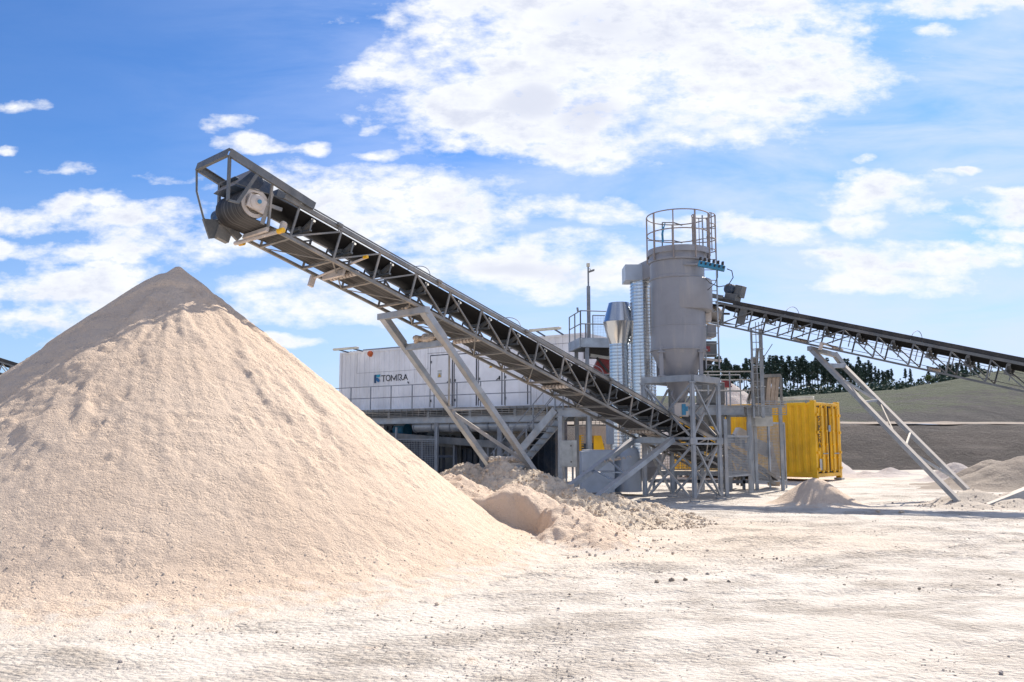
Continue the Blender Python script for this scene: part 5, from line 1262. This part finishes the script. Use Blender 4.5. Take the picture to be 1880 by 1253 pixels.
q = MB(); a = at(1383, 783, 25.8); b_ = at(1415, 765, 25.8); q.box((a + b_) / 2, (b_.x - a.x, .4, b_.z - a.z)); q = q.build('steel_tray', M['box_grey'], sb, bevel=.01)
# feed hopper with little inclined conveyor behind the mesh
fh = thing('feed_hopper', (at(1400, 880, 27.0).x, 27.0, 0), 'inclined feed hopper and short conveyor behind the wire fence', 'hopper')
q = MB(); q.prism([at(1380, 800, 26.8), at(1416, 818, 26.8), at(1408, 840, 26.8), at(1380, 826, 26.8)], (0, .05, 0)); q.build('side_plate', M['valve_white'], fh)
q = MB(); q.prism([at(1418, 812, 27.4), at(1424, 840, 27.4), at(1432, 866, 27.4), at(1432, 893, 27.4), at(1416, 893, 27.4)], (0, .4, 0)); q.build('end_plate', M['wood'], fh)
q = MB(); q.prism([at(1358, 785, 27.1), at(1374, 793, 27.1), at(1364, 822, 27.1), at(1348, 804, 27.1)], (0, .5, 0)); q.build('top_plate', M['valve_white'], fh)
q = MB()
for dd_ in (0, .5):
    for y_ in (0, 14): q.bar(at(1335, 818 + y_, 26.7) + Vector((0, dd_, 0)), at(1424, 876 + y_, 26.7) + Vector((0, dd_, 0)), .05, .09)
    q.bar(at(1345, 836, 26.7) + Vector((0, dd_, 0)), at(1356, 868, 26.7) + Vector((0, dd_, 0)), .04, .05); q.bar(at(1372, 845, 26.7) + Vector((0, dd_, 0)), at(1352, 884, 26.7) + Vector((0, dd_, 0)), .05, .06)
    q.bar(at(1362, 868, 26.7) + Vector((0, dd_, 0)), at(1362, 893, 26.7) + Vector((0, dd_, 0)), .08, .08, (1, 0, 0)); q.bar(at(1340, 868, 26.7) + Vector((0, dd_, 0)), at(1365, 868, 26.7) + Vector((0, dd_, 0)), .08, .1)
q.build('conveyor_frame', M['truss'], fh)
q = MB(); q.bar(at(1335, 824, 26.95), at(1424, 882, 26.95), .42, .03); q.build('belt', M['black'], fh)
q = MB()
for i in range(5): q.box(at(1345 + i * 9, 806 + i * 5, 27.2), (.06, .4, .25), (1, 0, -.5)); 
q.build('blue_rib', M['navy'], fh)
# wire fences round it
def fr2(name, lab, p0, p1, zt0, n, posts=True):
    r_ = thing(name, (p0 + p1) / 2, lab, 'fence', None); ax = p1 - p0; L = ax.length; ax.normalize()
    for i in range(n):
        q = MB(); mesh_panel(q, p0 + ax * (L * i / n + .02) + Vz * .22, ax, L / n - .04, zt0 - .22, .07, .012, .05, .045); q.build('wire_panel', M['galv'], r_)
    return r_
pA = gnd(1336, 911); pB = gnd(1379, 905); fA = fr2('wire_fence', 'wire mesh panel between two tall posts next to the silo tower', Vector((pA.x, pA.y, .30)), Vector((pB.x, pB.y, .30)), (at(1336, 801, pA.y).z - .3), 1)
for p, y_ in ((gnd(1335, 912), 770), (gnd(1378, 905), 775)):
    q = MB(); q.bar(p, Vector((p.x, p.y, at(1335, y_, p.y).z)), .09, .09); q.build('fence_post', M['galv'], fA)
pC = gnd(1383, 901); pD = gnd(1444, 896.5); fB = fr2('wire_fence', 'tall double wire mesh panel left of the yellow container', Vector((pC.x, pC.y, .02)), Vector((pD.x, pD.y, .02)), at(1383, 777, pC.y).z, 2)
for p in (pC, (pC + pD) / 2, pD):
    q = MB(); q.bar(p, Vector((p.x, p.y, .3)), .05, .05); q.build('fence_post', M['galv'], fB)
# low wall/conveyor across the back between the tower legs
bw = thing('ground_conveyor', gnd(1290, 885), 'low ground conveyor with yellow guards seen through the silo tower legs', 'conveyor')
q = MB(); a = at(1190, 868, 26.6); b_ = at(1375, 870, 26.6); q.bar(a, b_, .5, .14); q.bar(a - Vz * .25, b_ - Vz * .25, .08, .10); q.build('conveyor_frame', M['frame_steel'], bw)
q = MB()
for xx in (1200, 1240, 1283, 1322, 1365): p = at(xx, 868, 26.6); q.bar((p.x, p.y, 0), p, .08, .08)
q.build('support_leg', M['frame_steel'], bw)
q = MB()
for xx in (1262, 1285, 1305): p = at(xx, 852, 26.5); q.box(p, (.14, .1, .25))
q.build('yellow_guard', M['yellow'], bw, bevel=.01)
q = MB(); mesh_panel(q, at(1196, 862, 26.3), (1, 0, 0), 2.4, .55, .07, .012, .03); q.build('wire_panel', M['truss'], bw)

# ------------------------------------------------------------------ yellow container
Kc = gnd(1501, 884.5); Kc.z = .0; kd = Vector((.665, .747, 0)).normalized(); ks = Vector((-kd.y, kd.x, 0)); KW, KL = 2.44, 6.06
KH = at(1494, 738, Kc.y).z
yc = thing('shipping_container', Kc + kd * 1.2 + ks * 3, 'yellow corrugated shipping container with closed doors facing right', 'container')
def K(s_, w_, z): return Vector((Kc.x, Kc.y, 0)) + ks * s_ + kd * w_ + Vz * z
q = MB(); zb0, zb1 = .30, KH - .12
nrm_out = -kd
def corr(q, P, ax, L, z0, z1, out, pitch=.28, depth=.045, n0=0.0):
    prof = []; u = 0
    while u < L - 1e-6:
        for du_, dv in ((0, 0), (.07, 0), (.11, 1), (.20, 1), (.24, 0)):
            if u + du_ * pitch / .28 <= L: prof.append((u + du_ * pitch / .28, dv * depth))
        u += pitch
    prof.append((L, 0)); P = Vector(P)
    vs = [P + ax * a_ - out * b_ + Vz * z for z in (z0, z1) for a_, b_ in prof]; n = len(prof)
    q.add(vs, [(i, i + 1, n + i + 1, n + i) for i in range(n - 1)])
corr(q, K(.16, .0, 0), ks, KL - .32, zb0, zb1, -kd); corr(q, K(.16, KW, 0), ks, KL - .32, zb0, zb1, kd); corr(q, K(KL, .1, 0), kd, KW - .2, zb0, zb1, ks)
q.box(K(KL / 2, KW / 2, KH - .05), (KL - .2, KW - .2, .04), ks, kd); q.box(K(KL / 2, KW / 2, .22), (KL - .2, KW - .2, .12), ks, kd)
q.build('side_wall', M['yellow'], yc)
q = MB()
for s_ in (.08, KL - .08):
    for w_ in (.06, KW - .06): q.box(K(s_, w_, KH / 2 + .05), (.16, .14, KH - .10), ks, kd)
for w_ in (.04, KW - .04): q.box(K(KL / 2, w_, KH - .07), (KL - .32, .08, .12), ks, kd); q.box(K(KL / 2, w_, .22), (KL - .32, .08, .16), ks, kd)
for s_ in (.05, KL - .05): q.box(K(s_, KW / 2, KH - .07), (.10, KW - .28, .12), ks, kd); q.box(K(s_, KW / 2, .22), (.10, KW - .28, .14), ks, kd)
q.build('edge_frame', M['yellow'], yc, bevel=.01)
q = MB()
for s_ in (.09, KL - .09):
    for w_ in (.08, KW - .08):
        for z in (.13, KH + .0): q.box(K(s_, w_, z), (.19, .17, .13), ks, kd)
split_boxes(q, 'corner_casting', M['yellow'], yc, .012)
q = MB()
for s_ in (.09, KL - .09):
    for w_ in (.08, KW - .08): q.box(K(s_, w_, .03), (.3, .3, .08), ks, kd)
split_boxes(q, 'foot_block', M['box_grey'], yc)
ndoor = -ks
for j in range(2):
    w0 = .14 + j * 1.085; w1 = w0 + 1.07
    q = MB(); q.box(K(-.01 + .03, (w0 + w1) / 2, (zb0 + zb1) / 2), (.03, w1 - w0, zb1 - zb0 - .04), ks, kd)
    for i in range(3): ww = w0 + .10 + i * .32; q.box(K(-.012, ww + .11, (zb0 + zb1) / 2), (.035, .2, zb1 - zb0 - .2), ks, kd)
    o = q.build('door', M['yellow'], yc, bevel=.008)
    for i in range(2):
        ww = w0 + .30 + i * .46; q = MB(); q.tube(K(-.06, ww, zb0 + .0), K(-.06, ww, zb1 + .03), .022, 10); br = q.build('locking_bar', M['yellow_dirty'], o)
        q = MB()
        for f_ in (.02, .22, .42, .62, .86, .98): q.box(K(-.055, ww, zb0 + (zb1 - zb0) * f_), (.06, .13, .07), ks, kd)
        q.build('bar_bracket', M['yellow'], br)
        q = MB(); q.bar(K(-.09, ww, 1.02), K(-.09, ww + (.26 if i == 0 else -.26), 1.02), .02, .04); q.build('handle', M['galv'], br)
    q = MB()
    for f_ in (.06, .3, .6, .86): q.box(K(-.035, (w0 if j == 0 else w1), zb0 + (zb1 - zb0) * f_), (.05, .14, .10), ks, kd)
    split_boxes(q, 'hinge', M['yellow'], o)
    q = MB(); q.box(K(-.005, (w0 + w1) / 2, zb1 - .055), (.02, w1 - w0 - .05, .03), ks, kd); q.box(K(-.005, (w0 + w1) / 2, zb0 + .03), (.02, w1 - w0 - .05, .03), ks, kd); q.build('door_gasket', M['seam'], o)
q = MB(); q.box(K(-.014, .14 + 1.078, (zb0 + zb1) / 2), (.03, .028, zb1 - zb0 - .02), ks, kd); q.build('door_gap', M['seam'], yc)
q = MB(); q.box(K(-.075, 1.14, KH - .98), (.05, .20, .24), ks, kd); q.build('lock_box', M['galv'], yc, bevel=.008)
q = MB(); q.box(K(-.035, .34, .62), (.01, .26, .42), ks, kd); q.build('data_plate', M['box_grey'], yc)
# vertical black marking on the left door: worn stencilled letters, drawn as strokes in a 4 x 6 box each
GL = {'S': [((4, 6), (0, 5), (0, 3.6), (4, 2.6), (4, .8), (0, 0))], 'T': [((0, 6), (4, 6)), ((2, 6), (2, 0))], 'E': [((4, 6), (0, 6), (0, 0), (4, 0)), ((0, 3), (3, 3))], 'U': [((0, 6), (0, 0), (4, 0), (4, 6))], 'N': [((0, 0), (0, 6), (4, 0), (4, 6))], 'A': [((0, 0), (2, 6), (4, 0)), ((1, 2.4), (3, 2.4))], 'R': [((0, 0), (0, 6), (4, 6), (4, 3.2), (0, 3.2)), ((1.5, 3.2), (4, 0))]}
q = MB(); zl = KH - .52
for ch in 'SUEENA':
    for st_ in GL[ch]:
        P = [K(-.034, .20 + x_ * .042, zl - .17 + y_ * .027) for x_, y_ in st_]
        for a, b_ in zip(P, P[1:]): q.bar(a, b_, .035, .006, -ks)
    zl -= .205
q.build('door_marking', M['logo_black'], yc)
# strip lamp on the container roof
r_ = thing('strip_lamp', at(1465, 737, 28.5), 'strip lamp lying along the yellow container roof', 'lamp', 'strip lamps on brackets')
q = MB(); q.bar(at(1428, 733.5, 28.9), at(1494, 730.5, 28.2), .16, .10); q.build('housing', M['lamp_white'], r_, bevel=.015)
q = MB()
for f_ in (.2, .85): p = at(1428, 733.5, 28.9).lerp(at(1494, 730.5, 28.2), f_); q.bar(p, p + Vector((0, .25, -.14)), .05, .05)
q.build('bracket', M['frame_steel'], r_)

# ------------------------------------------------------------------ stones on the yard
def rock(name, px, py, size, seed, mat, lab, grp=None, sink=.25, flat=.65):
    import mathutils.noise as mn
    rnd_ = random.Random(seed); p = gnd(px, py); n = 10; vs = []; fs = []
    for j in range(7):
        ph = math.pi * j / 6
        for i in range(n):
            th = 2 * math.pi * i / n; d = Vector((math.sin(ph) * math.cos(th), math.sin(ph) * math.sin(th), math.cos(ph)))
            k = 1 + .42 * mn.noise(d * 1.3 + Vector((seed * 3.1, 0, 0))) + .15 * mn.noise(d * 3.3 + Vector((0, seed * 1.7, 0)))
            vs.append(Vector((d.x * k * size, d.y * k * size * .8, d.z * k * size * flat)))
    for j in range(6):
        for i in range(n): fs.append((j * n + i, j * n + (i + 1) % n, (j + 1) * n + (i + 1) % n, (j + 1) * n + i))
    m_ = MB(); m_.add(vs, fs); o = m_.build(name, M[mat]); o.location = (p.x, p.y, size * flat * (1 - sink) - .0); o.rotation_euler.z = rnd_.uniform(0, 6)
    return tag(o, lab, 'stone', grp)
NAMED = [(802, 1111, .052, 'sand', 'rounded beige stone on the toe of the big pile right of its middle'),
 (221, 1217, .040, 'gravel_grey', 'small dark grey angular stone in the lower left foreground'),
 (217, 1229, .030, 'gravel_grey', 'flat pale stone just below the dark angular stone'),
 (260, 1149, .035, 'sand', 'leftmost upright pebble in the row at the pile toe'),
 (279, 1155, .030, 'sand_pale', 'second pebble in the row at the pile toe'),
 (240, 1161, .032, 'sand', 'flat tan pebble below the row at the pile toe'),
 (354, 1150, .034, 'sand_pale', 'lone pale pebble at the pile toe right of the pebble row'),
 (508, 1162, .032, 'gravel_brown', 'grey pebble at the pile toe below the lit slope'),
 (298, 1161, .028, 'sand', 'tan pebble at the right end of the pebble row'),
 (101, 1169, .026, 'gravel_grey', 'small grey pebble at the far left of the pile toe'),
 (694, 1131, .030, 'sand', 'small tan stone on the pile toe left of the rounded beige stone'),
 (1299, 1056, .055, 'gravel_grey', 'small dark stone in the middle of the bare yard'),
 (1233, 1068, .085, 'gravel_brown', 'tan stone left of the dark stone in the middle of the yard'),
 (1258, 1067, .065, 'gravel_brown', 'rounded tan stone next to the dark stone in the middle of the yard'),
 (1206, 1070, .06, 'clods', 'flat crumbling clod left of the two tan stones'),
 (1338, 1070, .055, 'gravel_brown', 'pale flat stone right of the dark stone in the yard'),
 (1025, 1119, .035, 'gravel_grey', 'small grey stone in the yard off the right toe of the pile'),
 (1046, 1093, .035, 'gravel_brown', 'small tan stone at the right toe of the pile'),
 (1688, 1083, .05, 'gravel_brown', 'greyish clod in the yard below the right conveyor'),
 (1550, 1076, .04, 'gravel_brown', 'small brown clod in the right half of the yard'),
 (1838, 1238, .045, 'gravel_grey', 'grey stone near the bottom right corner'),
 (1612, 941, .12, 'clods', 'brown clod on the near side of the conveyor shadow'),
 (1655, 943, .14, 'clods', 'larger brown clod right of the other at the conveyor shadow'),
 (1185, 1012, .05, 'clods', 'small clod below the clumpy mound')]
for i, (px, py, s_, mat, lab) in enumerate(NAMED): rock('stone', px, py, s_ * .42, i + 1, mat, lab)
# countless pebbles and crumbs
peb = MB(); rnd = random.Random(77)
def pebble(mb, x, y, z, s, rnd):
    a = rnd.uniform(0, 6.28); h = s * rnd.uniform(.5, .9); vs = []
    for i in range(5): an = a + 1.2566 * i; k = s * rnd.uniform(.7, 1.2); vs.append((x + math.cos(an) * k, y + math.sin(an) * k, z))
    vs += [(x + (vs[i][0] - x) * .55, y + (vs[i][1] - y) * .55, z + h) for i in range(5)]
    mb.add(vs, [(i, (i + 1) % 5, 5 + (i + 1) % 5, 5 + i) for i in range(5)] + [(5, 6, 7, 8, 9)])
for i in range(15000):
    px_ = rnd.uniform(-20, 1900); py_ = 905 + 360 * rnd.random() ** .9; p = gnd(px_, py_)
    if rnd.random() > .12 + 2.2 * max(0, float(fbm(np.array([p.x * .8]), np.array([p.y * .9]), 3, 500)[0])): continue
    if p.y > 17.5 and p.x < 4: continue
    pebble(peb, p.x, p.y, -.008, (.003 + .010 * rnd.random() ** 4) * (.8 + p.y * .03), rnd)
tag(peb.build('pebbles', M['sand_pale']), 'scattered pebbles and crumbs over the chalky yard', 'pebbles', kind='stuff')
# crumbs round the toe of the big pile, a mass
peb = MB()
for i in range(5200):
    an = R(rnd.uniform(-175, 10)); rr = 5.0 + rnd.gauss(.35, .38); x = PC.x + rr * math.cos(an); y = PC.y + rr * math.sin(an)
    if y < 4: continue
    z = float(max(pile_fn(np.array([[x]]), np.array([[y]]))[0, 0], 0)) if rr < 5.6 else 0
    pebble(peb, x, y, z - .006, .004 + .012 * rnd.random() ** 3, rnd)
tag(peb.build('toe_crumbs', M['sand_pale']), 'fine crumbs lying round the toe of the big pile', 'crumbs', kind='stuff')

def mound_crumbs(name, fn, x0, x1, y0, y1, n, smin, smax, mat, lab, seed):
    rnd = random.Random(seed); q = MB(); xs_ = np.array([rnd.uniform(x0, x1) for _ in range(n)]); ys_ = np.array([rnd.uniform(y0, y1) for _ in range(n)])
    zs_ = fn(xs_[None], ys_[None])[0]
    for x, y, z in zip(xs_, ys_, zs_):
        if z < -.02 and rnd.random() < .9 or z <= -.15: continue
        sz = smin + (smax - smin) * rnd.random() ** 4; ax = (rnd.gauss(0, 1), rnd.gauss(0, 1), rnd.gauss(0, 1))
        q.lathe([(0, -sz * .7), (sz * rnd.uniform(.7, 1), -sz * .3), (sz * rnd.uniform(.7, 1), sz * .35), (0, sz * .8)], (x, y, max(z, 0) + sz * .25), ax, 5)
    tag(q.build(name, M[mat]), lab, 'clods', kind='stuff')
mound_crumbs('clods', mound_b, -3.4, 3.7, 14.4, 19.2, 7500, .006, .040, 'clods', 'loose clods and crumbs covering the clumpy mound', 1)
mound_crumbs('crumbs', mound_a, -3.4, 3.2, 10.3, 16.6, 2600, .005, .028, 'sand', 'loose crumbs on the scooped-out peach mound', 2)
mound_crumbs('crumbs', mound_c, 8.8, 15.2, 18, 22.4, 1300, .006, .032, 'sand_pale', 'loose crumbs on the low mound around the right conveyor feet', 3)

peb = MB(); rnd = random.Random(99)
for i in range(26000):
    x = rnd.uniform(-1, 13.5); y = rnd.uniform(6.5, 18.5)
    k = float(fbm(np.array([x * .55]), np.array([y * .9]), 4, 510)[0]) + .25 * math.exp(-((x - 6) / 4) ** 2 - ((y - 11.3) / 2.2) ** 2)
    if rnd.random() > 2.0 * (k - .14): continue
    pebble(peb, x, y, -.012, .005 + .014 * rnd.random() ** 4, rnd)
tag(peb.build('soil_crumbs', M['gravel_brown']), 'brown crumbs broken up by traffic in the middle of the yard', 'crumbs', kind='stuff')
